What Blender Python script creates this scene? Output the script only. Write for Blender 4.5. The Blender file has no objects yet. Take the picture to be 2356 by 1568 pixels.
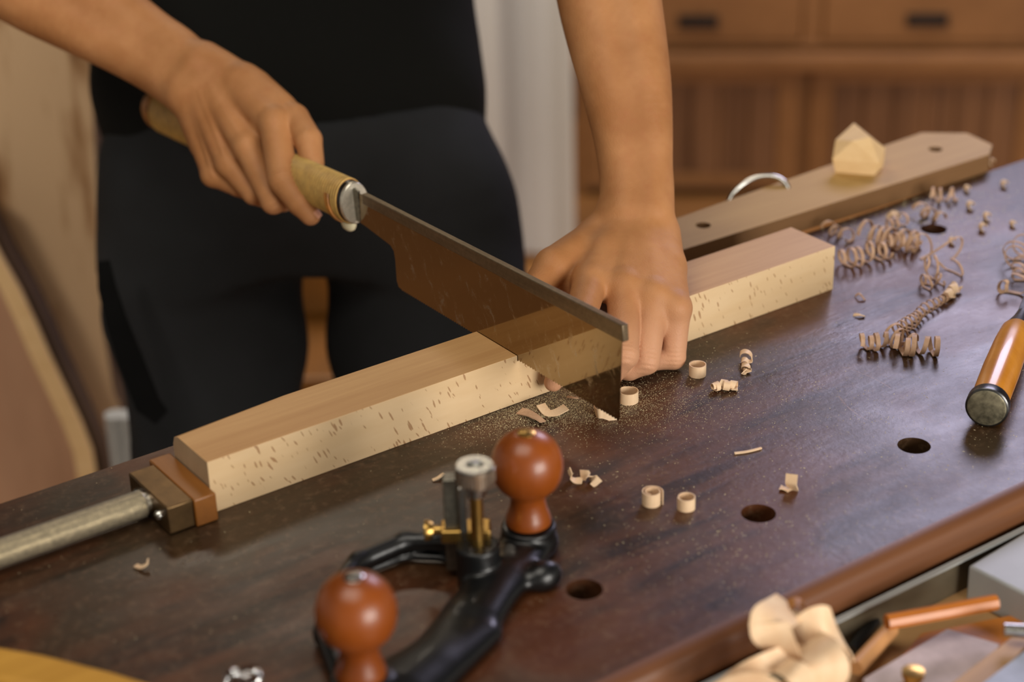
import bpy, math, random
import numpy as np
from mathutils import Matrix, Vector
from mathutils.geometry import tessellate_polygon
random.seed(7); rng = np.random.default_rng(7)
SC = bpy.context.scene
COL = SC.collection
ZB = 0.87                       # bench top height (m); everything below is authored in mm around the bench top
V3 = lambda *a: np.array(a, float)
def nrm(a): a = np.asarray(a, float); return a/np.linalg.norm(a)

# ------------------------------------------------------------------ camera (solved from the photograph)
FPX = 4202.0; PIT = 0.45496; ROLL = -0.03014; YAW = 0.60730
CAM = V3(-448.45, -1015.58, 659.24)
FW = V3(math.sin(YAW)*math.cos(PIT), math.cos(YAW)*math.cos(PIT), -math.sin(PIT))
R0 = V3(math.cos(YAW), -math.sin(YAW), 0); U0 = np.cross(R0, FW)
RT = math.cos(ROLL)*R0 + math.sin(ROLL)*U0; UP = -math.sin(ROLL)*R0 + math.cos(ROLL)*U0
NH = V3(math.sin(YAW), math.cos(YAW), 0)
def ray(u, v): return FW + RT*(u-1178)/FPX - UP*(v-784)/FPX
def pt(u, v, t): return CAM + t*ray(u, v)
def pax(u, v, ax, val):
    d = ray(u, v); return CAM + d*(val-CAM[ax])/d[ax]
pz = lambda u, v, z=0: pax(u, v, 2, z)
py = lambda u, v, y: pax(u, v, 1, y)
px = lambda u, v, x: pax(u, v, 0, x)
def ppl(u, v, o, n):
    d = ray(u, v); return CAM + d*((o-CAM) @ n)/(d @ n)
def W(p): return (p[0]*.001, p[1]*.001, p[2]*.001+ZB)

cd = bpy.data.cameras.new('camera'); co = bpy.data.objects.new('camera', cd); COL.objects.link(co)
m = Matrix.Identity(4)
for i in range(3):
    m[i][0], m[i][1], m[i][2] = RT[i], UP[i], -FW[i]
m.translation = Vector(W(CAM)); co.matrix_world = m
cd.sensor_width = 36; cd.sensor_fit = 'HORIZONTAL'; cd.lens = FPX/2356*36
cd.clip_start = .05; cd.clip_end = 60
cd.dof.use_dof = True; cd.dof.focus_distance = 1.395; cd.dof.aperture_fstop = 3.4
SC.camera = co

# ------------------------------------------------------------------ materials
class NT:
    def __init__(s, name):
        s.m = bpy.data.materials.new(name); s.m.use_nodes = True
        s.t = s.m.node_tree; s.t.nodes.clear()
        s.out = s.t.nodes.new('ShaderNodeOutputMaterial'); s.b = s.t.nodes.new('ShaderNodeBsdfPrincipled')
        s.t.links.new(s.b.outputs[0], s.out.inputs[0])
        s.tc = s.t.nodes.new('ShaderNodeTexCoord')
    def n(s, ty, **kw):
        nd = s.t.nodes.new(ty)
        for k, v in kw.items():
            if k[0] == '_': setattr(nd, k[1:], v)
        return nd
    def l(s, a, b): s.t.links.new(a, b)
    def val(s, x, sock):
        if isinstance(x, bpy.types.NodeSocket): s.l(x, sock)
        else: sock.default_value = x
    def math(s, op, a, b=0., c=None, clamp=False):
        nd = s.t.nodes.new('ShaderNodeMath'); nd.operation = op; nd.use_clamp = clamp
        s.val(a, nd.inputs[0]); s.val(b, nd.inputs[1])
        if c is not None: s.val(c, nd.inputs[2])
        return nd.outputs[0]
    def map(s, scale=(1, 1, 1), rot=(0, 0, 0), loc=(0, 0, 0), src=None):
        nd = s.t.nodes.new('ShaderNodeMapping'); nd.inputs['Scale'].default_value = scale
        nd.inputs['Rotation'].default_value = rot; nd.inputs['Location'].default_value = loc
        s.l(src or s.tc.outputs['Object'], nd.inputs[0]); return nd.outputs[0]
    def noise(s, vec, scale=5., detail=4., rough=.55, dist=0.):
        nd = s.t.nodes.new('ShaderNodeTexNoise'); s.l(vec, nd.inputs['Vector'])
        nd.inputs['Scale'].default_value = scale; nd.inputs['Detail'].default_value = detail
        nd.inputs['Roughness'].default_value = rough; nd.inputs['Distortion'].default_value = dist
        return nd.outputs['Fac']
    def vor(s, vec, scale=5., rnd=1., feature='F1', out='Distance'):
        nd = s.t.nodes.new('ShaderNodeTexVoronoi'); nd.feature = feature; s.l(vec, nd.inputs['Vector'])
        nd.inputs['Scale'].default_value = scale; nd.inputs['Randomness'].default_value = rnd
        return nd.outputs[out]
    def ramp(s, fac, *stops):
        nd = s.t.nodes.new('ShaderNodeValToRGB'); s.l(fac, nd.inputs[0]); e = nd.color_ramp.elements
        while len(e) > 1: e.remove(e[-1])
        e[0].position = stops[0][0]; e[0].color = col(stops[0][1])
        for p, c in stops[1:]:
            k = e.new(p); k.color = col(c)
        return nd.outputs[0]
    def mix(s, fac, a, b, mode='MIX'):
        nd = s.t.nodes.new('ShaderNodeMix'); nd.data_type = 'RGBA'; nd.blend_type = mode
        s.val(fac, nd.inputs[0])
        for x, k in ((a, 6), (b, 7)):
            if isinstance(x, bpy.types.NodeSocket): s.l(x, nd.inputs[k])
            else: nd.inputs[k].default_value = col(x)
        return nd.outputs[2]
    def base(s, c): s.val(c if isinstance(c, bpy.types.NodeSocket) else col(c), s.b.inputs['Base Color']); return s
    def set(s, **kw):
        for k, v in kw.items():
            s.val(v, s.b.inputs[k.replace('_', ' ')])
        return s
    def bump(s, h, strength=.3, dist=.001):
        nd = s.t.nodes.new('ShaderNodeBump'); nd.inputs['Strength'].default_value = strength
        nd.inputs['Distance'].default_value = dist; s.l(h, nd.inputs['Height'])
        s.l(nd.outputs[0], s.b.inputs['Normal']); return s
def lin(x): x /= 255.; return x/12.92 if x <= .04045 else ((x+.055)/1.055)**2.4
def col(c):
    if isinstance(c, (float, int)): return (c, c, c, 1)
    c = tuple(c)
    if len(c) == 4: return c
    return (lin(c[0]), lin(c[1]), lin(c[2]), 1)     # 0..255 sRGB
M = {}
def plain(name, c, rough=.5, metal=0., vary=.12, scale=40., bump=.15, coat=0., **kw):
    k = NT(name); mp = k.map()
    n = k.noise(mp, scale, 4)
    lo = tuple(max(0, x*(1-vary)) for x in c); hi = tuple(min(255, x*(1+vary)) for x in c)
    k.base(k.ramp(n, (.3, lo), (.7, hi))).set(Roughness=rough, Metallic=metal, Coat_Weight=coat)
    if bump: k.bump(n, bump, .0006)
    if kw: k.set(**kw)
    M[name] = k.m; return k.m
def wood(name, c1, c2, axis=0, grain=14., rough=.5, stretch=.06, coat=0., spec=.5, extra=None, bump=.1):
    k = NT(name); sc = [1., 1., 1.]; sc[axis] = stretch
    mp = k.map(tuple(sc))
    a = k.noise(mp, grain, 3, .5, .6); b = k.noise(mp, grain*9, 4, .6)
    f = k.math('MULTIPLY_ADD', b, .35, k.math('MULTIPLY', a, .75))
    c = k.ramp(f, (.35, c1), (.75, c2))
    if extra: c = extra(k, c)
    k.base(c).set(Roughness=rough, Coat_Weight=coat, Specular_IOR_Level=spec).bump(f, bump, .0005)
    M[name] = k.m; return k.m

# beech stock: side grain on top, ray-flecked face at the front
def flecks(k, c):
    f = None
    for i, (rot, ox, sx_, sz_) in enumerate(((.42, 0, 260, 44), (.30, 3.3, 220, 54), (.58, 7.1, 290, 60))):
        mp = k.map((sx_, 1, sz_), loc=(ox, 0, ox*.7), src=k.map((1, 1, 1), (0, rot, 0), (0, 0, 0)))
        d = k.vor(mp, 1.); th = k.math('MULTIPLY_ADD', k.noise(k.map(loc=(ox, 0, 0)), 32, 2), .5, -.12)
        th = k.math('MULTIPLY_ADD', k.noise(k.map((1, 1, 1)), 420, 2), .16, k.math('SUBTRACT', th, .05))
        e = k.math('MULTIPLY', k.math('SUBTRACT', th, d), 18., clamp=True); f = e if f is None else k.math('MAXIMUM', f, e)
    big = k.noise(k.map((1, 1, 1)), 14, 2)
    c = k.mix(k.math('MULTIPLY', big, .35), c, (206, 178, 136))
    return k.mix(k.math('MULTIPLY', f, .72), c, (146, 98, 56))
wood('beech_front', (212, 178, 132), (230, 202, 162), 0, 12, .55, .2, extra=flecks)
def kerfspot(k, c):
    d = k.vor(k.map((7, 30, 7), loc=(.3, .2, 0)), 1.); f = k.math('MULTIPLY', k.math('SUBTRACT', .07, d), 12, clamp=True)
    return k.mix(f, c, (110, 66, 38))
wood('beech_top', (184, 137, 86), (210, 166, 112), 0, 26, .5, .05, extra=kerfspot)
wood('beech_end', (176, 146, 112), (196, 166, 130), 2, 30, .7, .3)
wood('shaving', (224, 184, 142), (240, 212, 176), 2, 60, .55, .15)
wood('shaving_dark', (172, 134, 104), (212, 174, 142), 2, 80, .55, .2)
wood('jaw_wood', (118, 70, 24), (150, 94, 38), 1, 20, .38, .1, coat=.2)
wood('knob_wood', (116, 54, 12), (144, 72, 18), 2, 18, .36, .3, coat=.12)
wood('chisel_wood', (182, 112, 28), (218, 146, 50), 1, 16, .3, .08, coat=.25)
wood('yellow_wood', (176, 126, 44), (204, 152, 62), 0, 12, .45, .06)
wood('cabinet_wood', (136, 92, 50), (160, 112, 66), 0, 5, .5, .06)
wood('door_wood', (92, 58, 32), (152, 108, 72), 2, 14, .5, .05)
wood('board_wood', (166, 126, 62), (198, 160, 94), 0, 10, .6, .08)
wood('board_edge', (110, 76, 42), (138, 100, 62), 0, 12, .6, .08)
wood('offcut_wood', (214, 176, 122), (232, 200, 150), 0, 16, .6, .1)
wood('floor_wood', (140, 96, 50), (168, 118, 66), 0, 3, .45, .06)
wood('ceiling_wood', (34, 25, 18), (50, 38, 27), 0, 3, .7, .06)
wood('tray_wood', (172, 130, 82), (200, 158, 108), 0, 10, .5, .1)
wood('bench_edge', (84, 50, 30), (118, 76, 48), 0, 16, .38, .05, coat=.1)

k = NT('slab_wood')
mp = k.map((1, 1, .22)); a = k.noise(mp, 7, 3, .5, 1.8); b = k.noise(mp, 40, 4)
f = k.math('MULTIPLY_ADD', b, .3, k.math('MULTIPLY', a, .8))
c = k.ramp(f, (.42, (104, 66, 38)), (.5, (160, 122, 82)), (.58, (204, 172, 134)))
kn = k.vor(k.map((3.2, 3.2, 1.6)), 1.); kf = k.math('MULTIPLY', k.math('SUBTRACT', .17, kn), 9, clamp=True)
c = k.mix(kf, c, (66, 42, 28)); k.base(c).set(Roughness=.6).bump(f, .2, .002); M['slab_wood'] = k.m
wood('slab_pale', (150, 112, 86), (182, 142, 112), 2, 4, .6, .2)
wood('slab_bark', (58, 42, 26), (84, 62, 40), 2, 8, .8, .2)

# bench top: old dark varnish, wear, stains, fine scratches
k = NT('bench_top')
mp = k.map((.12, 1, 1)); g = k.noise(mp, 60, 5, .6, .4)
st = k.noise(k.map(), 6, 3, .6, .5); fine = k.noise(k.map(), 130, 5, .7)
c = k.ramp(g, (.38, (36, 21, 14)), (.62, (82, 50, 32)))
c = k.mix(k.ramp(st, (.47, 0.), (.57, .7)), c, (88, 48, 24))
c = k.mix(k.ramp(k.noise(k.map(loc=(3, 1, 0)), 5, 3), (.49, 0.), (.58, .75)), c, (48, 38, 24))
c = k.mix(k.math('MULTIPLY', k.ramp(fine, (.52, 0.), (.68, 1.)), .3), c, (126, 98, 74))
sx = k.n('ShaderNodeSeparateXYZ'); k.l(k.tc.outputs['Object'], sx.inputs[0])
def arc(cx, cy, r, w, a0, a1):
    x = k.math('SUBTRACT', sx.outputs[0], cx); y = k.math('SUBTRACT', sx.outputs[1], cy)
    d = k.math('SQRT', k.math('ADD', k.math('MULTIPLY', x, x), k.math('MULTIPLY', y, y)))
    d = k.math('ABSOLUTE', k.math('SUBTRACT', d, r)); e = k.math('LESS_THAN', d, w)
    an = k.math('ARCTAN2', y, x)
    return k.math('MULTIPLY', k.math('MULTIPLY', e, k.math('GREATER_THAN', an, a0)), k.math('LESS_THAN', an, a1))
def arc3(p, q, bow, w):
    # arc through bench points p,q bowing sideways by bow (m)
    p = np.array(p[:2])*.001; q = np.array(q[:2])*.001; ch = q-p; L = np.linalg.norm(ch); nn = V3(-ch[1], ch[0], 0)[:2]/L
    r = (L*L/4+bow*bow)/(2*bow); c0 = (p+q)/2+nn*(bow-r)
    a0 = math.atan2(*(p-c0)[::-1]); a1 = math.atan2(*(q-c0)[::-1])
    if abs(a0-a1) > math.pi:
        if a0 < 0: a0 += 2*math.pi
        if a1 < 0: a1 += 2*math.pi
        a0, a1 = min(a0, a1), math.pi
    return arc(c0[0], c0[1], abs(r), w, min(a0, a1), max(a0, a1))
tot = None
for (u1, v1, u2, v2, bow, w) in [(720, 1160, 800, 1255, -.006, .0007), (770, 1080, 860, 1140, .003, .0006), (1440, 950, 1470, 1070, .004, .0004),
        (1470, 970, 1680, 1170, .003, .0003), (1800, 1010, 1890, 1130, -.002, .0004), (1330, 1020, 1410, 1000, .001, .0005),
        (1960, 1015, 2090, 1110, -.002, .0005), (1795, 715, 1850, 740, .002, .0007), (1990, 720, 2060, 800, .003, .0003), (2000, 1200, 2080, 1290, .003, .0005)]:
    a = arc3(pz(u1, v1), pz(u2, v2), bow, w); tot = a if tot is None else k.math('MAXIMUM', tot, a)
brk = k.math('MULTIPLY', tot, k.math('MULTIPLY_ADD', k.noise(k.map(), 300, 2), .9, -.1))
c = k.mix(brk, c, (140, 108, 80))
rg = k.ramp(k.noise(k.map((.5, 1, 1)), 18, 5, .65), (.3, .26), (.7, .42))
k.base(c).set(Roughness=rg, Specular_IOR_Level=.37)
k.bump(k.math('MULTIPLY_ADD', fine, .5, k.math('MULTIPLY_ADD', g, .5, k.math('MULTIPLY', tot, -.4))), .45, .0009)
M['bench_top'] = k.m

# skin
k = NT('skin')
n1 = k.noise(k.map(), 14, 4, .6); n2 = k.noise(k.map(), 90, 4, .6); n3 = k.vor(k.map(), 900, 1.)
c = k.ramp(n1, (.35, (158, 105, 61)), (.65, (183, 129, 83)))
c = k.mix(k.math('MULTIPLY', k.ramp(n2, (.5, 0.), (.8, 1.)), .25), c, (160, 92, 60))
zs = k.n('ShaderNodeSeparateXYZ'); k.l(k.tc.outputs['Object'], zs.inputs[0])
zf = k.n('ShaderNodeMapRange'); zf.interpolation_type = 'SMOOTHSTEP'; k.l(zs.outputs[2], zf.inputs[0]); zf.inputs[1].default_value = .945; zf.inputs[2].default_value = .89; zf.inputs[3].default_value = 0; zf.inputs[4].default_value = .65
c = k.mix(zf.outputs[0], c, (212, 162, 130))   # paler, pinker low fingers: their own tone plus low front light in the colour
k.base(c).set(Roughness=.56, Subsurface_Weight=.06, Subsurface_Radius=(.9, .35, .2), Subsurface_Scale=.006, Specular_IOR_Level=.28)
k.bump(k.math('MULTIPLY_ADD', n3, .35, k.math('ADD', n2, k.math('MULTIPLY', k.noise(k.map((1, 1, 1)), 300, 3), .5))), .32, .001)
M['skin'] = k.m
plain('skin_nail', (206, 150, 122), .32, vary=.03, bump=0)

plain('shirt', (16, 16, 14), .9, vary=.2, scale=900, bump=.3, Specular_IOR_Level=.12)
k = NT('apron'); n = k.noise(k.map(), 900, 3); w = k.noise(k.map(), 6, 3)
k.base(k.ramp(k.math('MULTIPLY_ADD', n, .3, k.math('MULTIPLY', w, .7)), (.3, (28, 29, 29)), (.7, (42, 43, 45)))).set(Roughness=.9, Specular_IOR_Level=.18).bump(k.math('ADD', n, k.math('MULTIPLY', w, 14.)), .35, .002)
M['apron'] = k.m
plain('apron_strap', (12, 12, 12), .9, Specular_IOR_Level=.1)
# metals
k = NT('blade_steel'); sm = k.noise(k.map((1, 9, 4.5), src=k.map((1, 1, 1), (.45, 0, 0))), 11, 6, .72, .5); br = k.noise(k.map((1, .03, 1)), 900, 2)
yy = k.n('ShaderNodeSeparateXYZ'); k.l(k.tc.outputs['Object'], yy.inputs[0])
smf = k.ramp(sm, (.54, 0.), (.66, 1.))
k.base(k.mix(k.math('MULTIPLY', smf, .45), (158, 140, 112), (190, 182, 170))).set(Metallic=1., Roughness=k.math('MULTIPLY_ADD', smf, .30, .055))
k.bump(br, .01, .0003); M['blade_steel'] = k.m
k = NT('spine_steel'); br = k.noise(k.map((1, .04, 1)), 500, 3); sp = k.noise(k.map((1, 1, 1)), 260, 4)
k.base(k.ramp(k.math('MULTIPLY_ADD', sp, .5, k.math('MULTIPLY', br, .5)), (.3, (112, 98, 78)), (.7, (140, 124, 100)))).set(Metallic=.9, Roughness=.38).bump(sp, .2, .0003); M['spine_steel'] = k.m
plain('steel', (205, 204, 198), .24, 1., .05, 200, .1)
plain('worn_steel', (128, 124, 112), .35, .9, .12, 300, .15)
plain('screw_steel', (214, 206, 188), .36, .8, .06, 300, .1)
plain('tray_metal', (96, 86, 68), .5, .2, .06, 60, .05)
plain('scuffed_steel', (140, 134, 112), .42, .8, .3, 160, .3)
plain('dark_steel', (92, 92, 92), .32, 1., .2, 90, .2)
plain('brass_block', (112, 88, 58), .35, .85, .12, 80, .1)
plain('brass', (190, 152, 84), .3, 1., .08, 100, .1)
plain('black_iron', (11, 12, 13), .36, 0., .2, 500, .25, coat=.12)
plain('black_plastic', (22, 22, 22), .4)
plain('rattan', (200, 164, 92), .48, 0., .1, 120, .2)
plain('rattan_dark', (160, 104, 42), .5, 0., .2, 90, .2)
plain('black_cap', (16, 15, 14), .35)
plain('ivory', (226, 216, 180), .4, 0., .04)
plain('gray_metal_box', (166, 168, 166), .5, .2, .04, 20, .05)
plain('paper', (204, 190, 194), .8, 0., .06, 60, .1)
plain('paper_blue', (172, 178, 200), .7, 0., .06, 50, .1)
plain('pencil_wood', (206, 150, 96), .5, 0., .06)
plain('orange_paint', (184, 108, 40), .35, 0., .05)
plain('stool_wood', (108, 66, 8), .5, 0., .1, 10)
plain('plywood', (180, 108, 36), .5, 0., .1, 20)
plain('plaster', (62, 52, 41), .9, 0., .04, 6, .1)
plain('pull_metal', (46, 36, 30), .45, .4)
plain('curtain', (196, 195, 194), .9, 0., .03, 400, .15)
plain('sawdust', (236, 204, 162), .8, 0., .2, 300, 0)
plain('dark_gap', (30, 20, 14), .8)
k = NT('glass'); k.base((250, 250, 250)).set(Roughness=.02, Transmission_Weight=1., IOR=1.45); M['glass'] = k.m
k = NT('daylight'); k.base(0.).set(Emission_Color=col((190, 205, 255)), Emission_Strength=9.); M['daylight'] = k.m

# ------------------------------------------------------------------ object helpers
def mesh(name, verts, faces, mats, parent=None, origin=None, smooth=False, mi=None):
    verts = np.asarray(verts, float).reshape(-1, 3)
    if parent is not None and 'o_mm' in parent: 
        po = np.array(parent['o_mm'][:])
    else: po = V3(0, 0, 0)
    if origin is None:
        origin = po if parent is not None else V3((verts[:, 0].min()+verts[:, 0].max())/2, (verts[:, 1].min()+verts[:, 1].max())/2, verts[:, 2].min())
    me = bpy.data.meshes.new(name)
    me.from_pydata([tuple(x) for x in (verts-origin)*.001], [], [tuple(int(i) for i in f) for f in faces])
    for mm in (mats if isinstance(mats, (list, tuple)) else [mats]): me.materials.append(M[mm])
    if mi is not None: me.polygons.foreach_set('material_index', np.asarray(mi, dtype=np.int32))
    if smooth is True: me.polygons.foreach_set('use_smooth', [True]*len(me.polygons))
    me.update()
    o = bpy.data.objects.new(name, me); COL.objects.link(o)
    if parent is not None:
        o.parent = parent; o.location = (origin-po)*.001
    else: o.location = W(origin)
    o['o_mm'] = [float(x) for x in origin]
    if smooth == 'auto':
        me.polygons.foreach_set('use_smooth', [True]*len(me.polygons)); me.set_sharp_from_angle(angle=math.radians(38))
    return o
def empty(name, origin):
    o = bpy.data.objects.new(name, None); COL.objects.link(o); o.location = W(origin); o.empty_display_size = .02
    o['o_mm'] = [float(x) for x in origin]; return o
def tag(o, label, cat, group=None, kind=None):
    if label: o['label'] = label
    if cat: o['category'] = cat
    if group: o['group'] = group
    if kind: o['kind'] = kind
    return o
def struct(o): o['kind'] = 'structure'; return o
def bevel(o, w, seg=3):
    md = o.modifiers.new('bevel', 'BEVEL'); md.width = w*.001; md.segments = seg; md.limit_method = 'ANGLE'; md.angle_limit = math.radians(35)
    o.data.polygons.foreach_set('use_smooth', [True]*len(o.data.polygons))
    o.data.set_sharp_from_angle(angle=math.radians(50)); return o
class G:
    def __init__(s): s.v = []; s.f = []; s.m = []
    def add(s, v, f, mi=0):
        b = len(s.v); s.v += [tuple(x) for x in v]; s.f += [tuple(i+b for i in q) for q in f]; s.m += [mi]*len(f); return s
    def hexa(s, p, mi=0):   # 8 points: bottom loop 0-3, top loop 4-7
        return s.add(p, [(3, 2, 1, 0), (4, 5, 6, 7), (0, 1, 5, 4), (1, 2, 6, 5), (2, 3, 7, 6), (3, 0, 4, 7)], mi)
    def box(s, o, a, b, c, mi=0):
        o, a, b, c = (np.asarray(x, float) for x in (o, a, b, c))
        return s.hexa([o, o+a, o+a+b, o+b, o+c, o+a+c, o+a+b+c, o+b+c], mi)
    def aabb(s, x0, x1, y0, y1, z0, z1, mi=0): return s.box((x0, y0, z0), (x1-x0, 0, 0), (0, y1-y0, 0), (0, 0, z1-z0), mi)
    def loft(s, rings, mi=0, cap=True, closed=True):
        n = len(rings[0]); v = [p for r in rings for p in r]; f = []
        for i in range(len(rings)-1):
            for j in range(n if closed else n-1):
                a = i*n+j; b = i*n+(j+1) % n; f.append((a, b, b+n, a+n))
        if cap: f.append(tuple(range(n))[::-1]); f.append(tuple(range((len(rings)-1)*n, len(rings)*n)))
        return s.add(v, f, mi)
    def tube(s, pts, r, n=16, mi=0, flat=None, ref=None, cap=True):
        pts = [np.asarray(p, float) for p in pts]; m_ = len(pts); r = [r]*m_ if np.isscalar(r) else r
        rings = []; pa = None
        for i, p in enumerate(pts):
            t = nrm(pts[min(i+1, m_-1)]-pts[max(i-1, 0)])
            if pa is None:
                a = V3(0, 0, 1) if ref is None else np.asarray(ref, float)
                if abs(a @ t) > .9: a = V3(1, 0, 0)
            else: a = pa
            a = nrm(a-t*(a @ t)); b = np.cross(t, a); pa = a
            fl = 1. if flat is None else flat
            rings.append([p+r[i]*(math.cos(q)*a+math.sin(q)*b*fl) for q in np.linspace(0, 2*math.pi, n, endpoint=False)])
        return s.loft(rings, mi, cap)
    def lathe(s, o, ax, prof, n=32, mi=0, flat=1., ref=None):   # prof: (dist along axis, radius)
        o = np.asarray(o, float); ax = nrm(ax); a = V3(1, 0, 0) if ref is None else np.asarray(ref, float)
        if abs(a @ ax) > .9: a = V3(0, 1, 0)
        a = nrm(a-ax*(a @ ax)); b = np.cross(ax, a)
        rings = [[o+ax*d+max(r, .01)*(math.cos(q)*a+math.sin(q)*b*flat) for q in np.linspace(0, 2*math.pi, n, endpoint=False)] for d, r in prof]
        return s.loft(rings, mi)
    def prism(s, poly, ext, mi=0):
        poly = [np.asarray(p, float) for p in poly]; return s.loft([poly, [p+np.asarray(ext, float) for p in poly]], mi)
    def ribbon(s, path, wdir, width, th, mi=0):   # curved strip with thickness; wdir: one vector or per point
        path = np.asarray(path, float); n = len(path); rings = []
        for i in range(n):
            t = nrm(path[min(i+1, n-1)]-path[max(i-1, 0)]); w = np.asarray(wdir[i] if np.ndim(wdir) == 2 else wdir, float)
            w = nrm(w-t*(w @ t)); nn = np.cross(t, w); ww = width[i] if np.ndim(width) else width
            p = path[i]; rings.append([p-w*ww/2-nn*th/2, p+w*ww/2-nn*th/2, p+w*ww/2+nn*th/2, p-w*ww/2+nn*th/2])
        return s.loft(rings, mi)
    def obj(s, name, mats, parent=None, smooth=False, bev=0, origin=None):
        o = mesh(name, s.v, s.f, mats, parent, origin, smooth, s.m)
        if bev: bevel(o, bev)
        return o

# ------------------------------------------------------------------ implicit surfaces (bodies, castings)
def rcone(p, a, b, ra, rb, sq=None):
    # distance to a capsule whose radius runs from ra to rb
    ba = b-a; L2 = ba @ ba; h = np.clip(((p-a) @ ba)/L2, 0, 1)
    return np.linalg.norm(p-a-h[:, None]*ba, axis=1)-(ra+(rb-ra)*h)
def smin(a, b, k):
    h = np.clip(.5+.5*(b-a)/k, 0, 1); return b+(a-b)*h-k*h*(1-h)
def surface(fn, lo, hi, h, blk=6):
    lo = np.asarray(lo, float); n = np.ceil((np.asarray(hi)-lo)/(h*blk)).astype(int)
    ax = [lo[i]+(np.arange(n[i])+.5)*blk*h for i in range(3)]
    g = np.stack(np.meshgrid(*ax, indexing='ij'), -1).reshape(-1, 3)
    dc = fn(g).reshape(n); act = np.abs(dc) < blk*h*1.6
    N = n*blk; D = np.repeat(np.repeat(np.repeat(dc, blk, 0), blk, 1), blk, 2).astype(np.float32)
    mask = np.repeat(np.repeat(np.repeat(act, blk, 0), blk, 1), blk, 2)
    idx = np.argwhere(mask)
    for c in range(0, len(idx), 400000):
        q = idx[c:c+400000]; D[q[:, 0], q[:, 1], q[:, 2]] = fn(lo+(q+.5)*h)
    S = D < 0; X, Y, Z = D.shape
    cs = np.zeros((X-1, Y-1, Z-1), np.int8)
    for i in (0, 1):
        for j in (0, 1):
            for k_ in (0, 1): cs += S[i:X-1+i, j:Y-1+j, k_:Z-1+k_]
    cell = (cs > 0) & (cs < 8); ci = np.argwhere(cell); vid = -np.ones(cell.shape, np.int64); vid[cell] = np.arange(len(ci))
    acc = np.zeros((len(ci), 3)); cnt = np.zeros(len(ci))
    offs = [(i, j, k_) for i in (0, 1) for j in (0, 1) for k_ in (0, 1)]
    for a in offs:
        for b in offs:
            if sum(b)-sum(a) == 1 and all(y >= x for x, y in zip(a, b)):
                da = D[ci[:, 0]+a[0], ci[:, 1]+a[1], ci[:, 2]+a[2]]; db = D[ci[:, 0]+b[0], ci[:, 1]+b[1], ci[:, 2]+b[2]]
                e = (da < 0) != (db < 0); t = np.where(e, da/(da-db+1e-12), 0)[:, None]
                pos = np.array(a)+t*(np.array(b)-np.array(a)); acc[e] += pos[e]; cnt[e] += 1
    v = lo+(ci+.5+acc/np.maximum(cnt, 1)[:, None])*h
    faces = []
    for d in range(3):
        sl0 = [slice(1, -1)]*3; sl0[d] = slice(0, -1); sl1 = list(sl0); sl1[d] = slice(1, None)
        e0, e1 = S[tuple(sl0)], S[tuple(sl1)]; w = np.argwhere(e0 != e1)
        fl = e0[w[:, 0], w[:, 1], w[:, 2]]
        a, b = [(1, 2), (2, 0), (0, 1)][d]
        base = w.copy(); 
        for q in range(3):
            if q != d: base[:, q] += 1
        def g_(da, db):
            q = base.copy(); q[:, a] += da; q[:, b] += db; return vid[q[:, 0], q[:, 1], q[:, 2]]
        f = np.stack([g_(-1, -1), g_(0, -1), g_(0, 0), g_(-1, 0)], 1)
        f[~fl] = f[~fl][:, ::-1]; faces.append(f)
    faces = np.concatenate(faces); return v, faces[(faces >= 0).all(1)]

# ================================================================== SETTING
FL = -870.
g = G(); g.aabb(-2500, 6200, -2600, 6200, FL-40, FL); o = struct(g.obj('floor', 'floor_wood'))
def camframe(o, a, b, z): return o+R0*a+NH*b+V3(0, 0, z)
# cabinet front plane: level in the picture at v=122
Bc = pz(1700, 452, FL); vA = pt(1700, 122, (Bc-CAM) @ FW)
best = None
for a_ in np.linspace(-.3, .3, 601):
    d = math.cos(a_)*R0+math.sin(a_)*NH
    def prj(p): q = p-CAM; return 1178+FPX*(q @ RT)/(q @ FW), 784-FPX*(q @ UP)/(q @ FW)
    p1, p2 = prj(vA-d*300), prj(vA+d*600); s_ = abs((p2[1]-p1[1])/(p2[0]-p1[0]))
    if best is None or s_ < best[0]: best = (s_, d)
CD = best[1]; CN = np.cross(V3(0, 0, 1), CD)        # CN points away from the camera
Bc[2] = FL
def cab(u, v, off=0.):      # picture point on the cabinet front plane -> (along, z)
    p = ppl(u, v, Bc+CN*off, CN); return (p-Bc) @ CD, p[2]
def cbox(g, a0, a1, n0, n1, z0, z1, mi=0):
    o = Bc+CD*a0+CN*n0; o = V3(o[0], o[1], z0)
    return g.box(o, CD*(a1-a0), CN*(n1-n0), V3(0, 0, z1-z0), mi)
g = G(); g.aabb(-2500, 6200, -2600, 6200, 1760, 1800); struct(g.obj('shade_ceiling', 'ceiling_wood'))  # unseen, added to block world light from above and darken bench reflections
g = G(); cbox(g, -4200, 3200, 520, 600, FL, 1755); struct(g.obj('wall_back', 'plaster'))

aL = cab(1325, 300)[0]; aR = aL+ (cab(2420, 300)[0]-aL)*1.35
zt = lambda v: cab(1900, v)[1]
root = tag(empty('cabinet', Bc+CD*(aL+aR)/2+CN*200), 'long warm brown wooden cabinet with drawers above panelled doors along the back wall', 'cabinet')
g = G()
zb, z_r0, z_r1, ztop = zt(436), zt(158), zt(106), zt(-260)
div0, div1 = cab(1848, 50)[0], cab(1893, 50)[0]; gp0, gp1 = cab(1838, 300)[0], cab(1862, 300)[0]
cbox(g, aL, aR, 20, 500, zb, ztop)           # carcase
cbox(g, aL, aR, 0, 20, z_r1-2, z_r1+10); cbox(g, div0, div1, 2, 20, z_r1, ztop)
cbox(g, aL, aL+18, 2, 20, FL, ztop)
g.obj('carcase', 'cabinet_wood', root, bev=2)
g = G(); cbox(g, aL-5, aR+5, -32, 20, z_r0, z_r1-12); g.obj('rail', 'cabinet_wood', root, bev=6)
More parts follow.
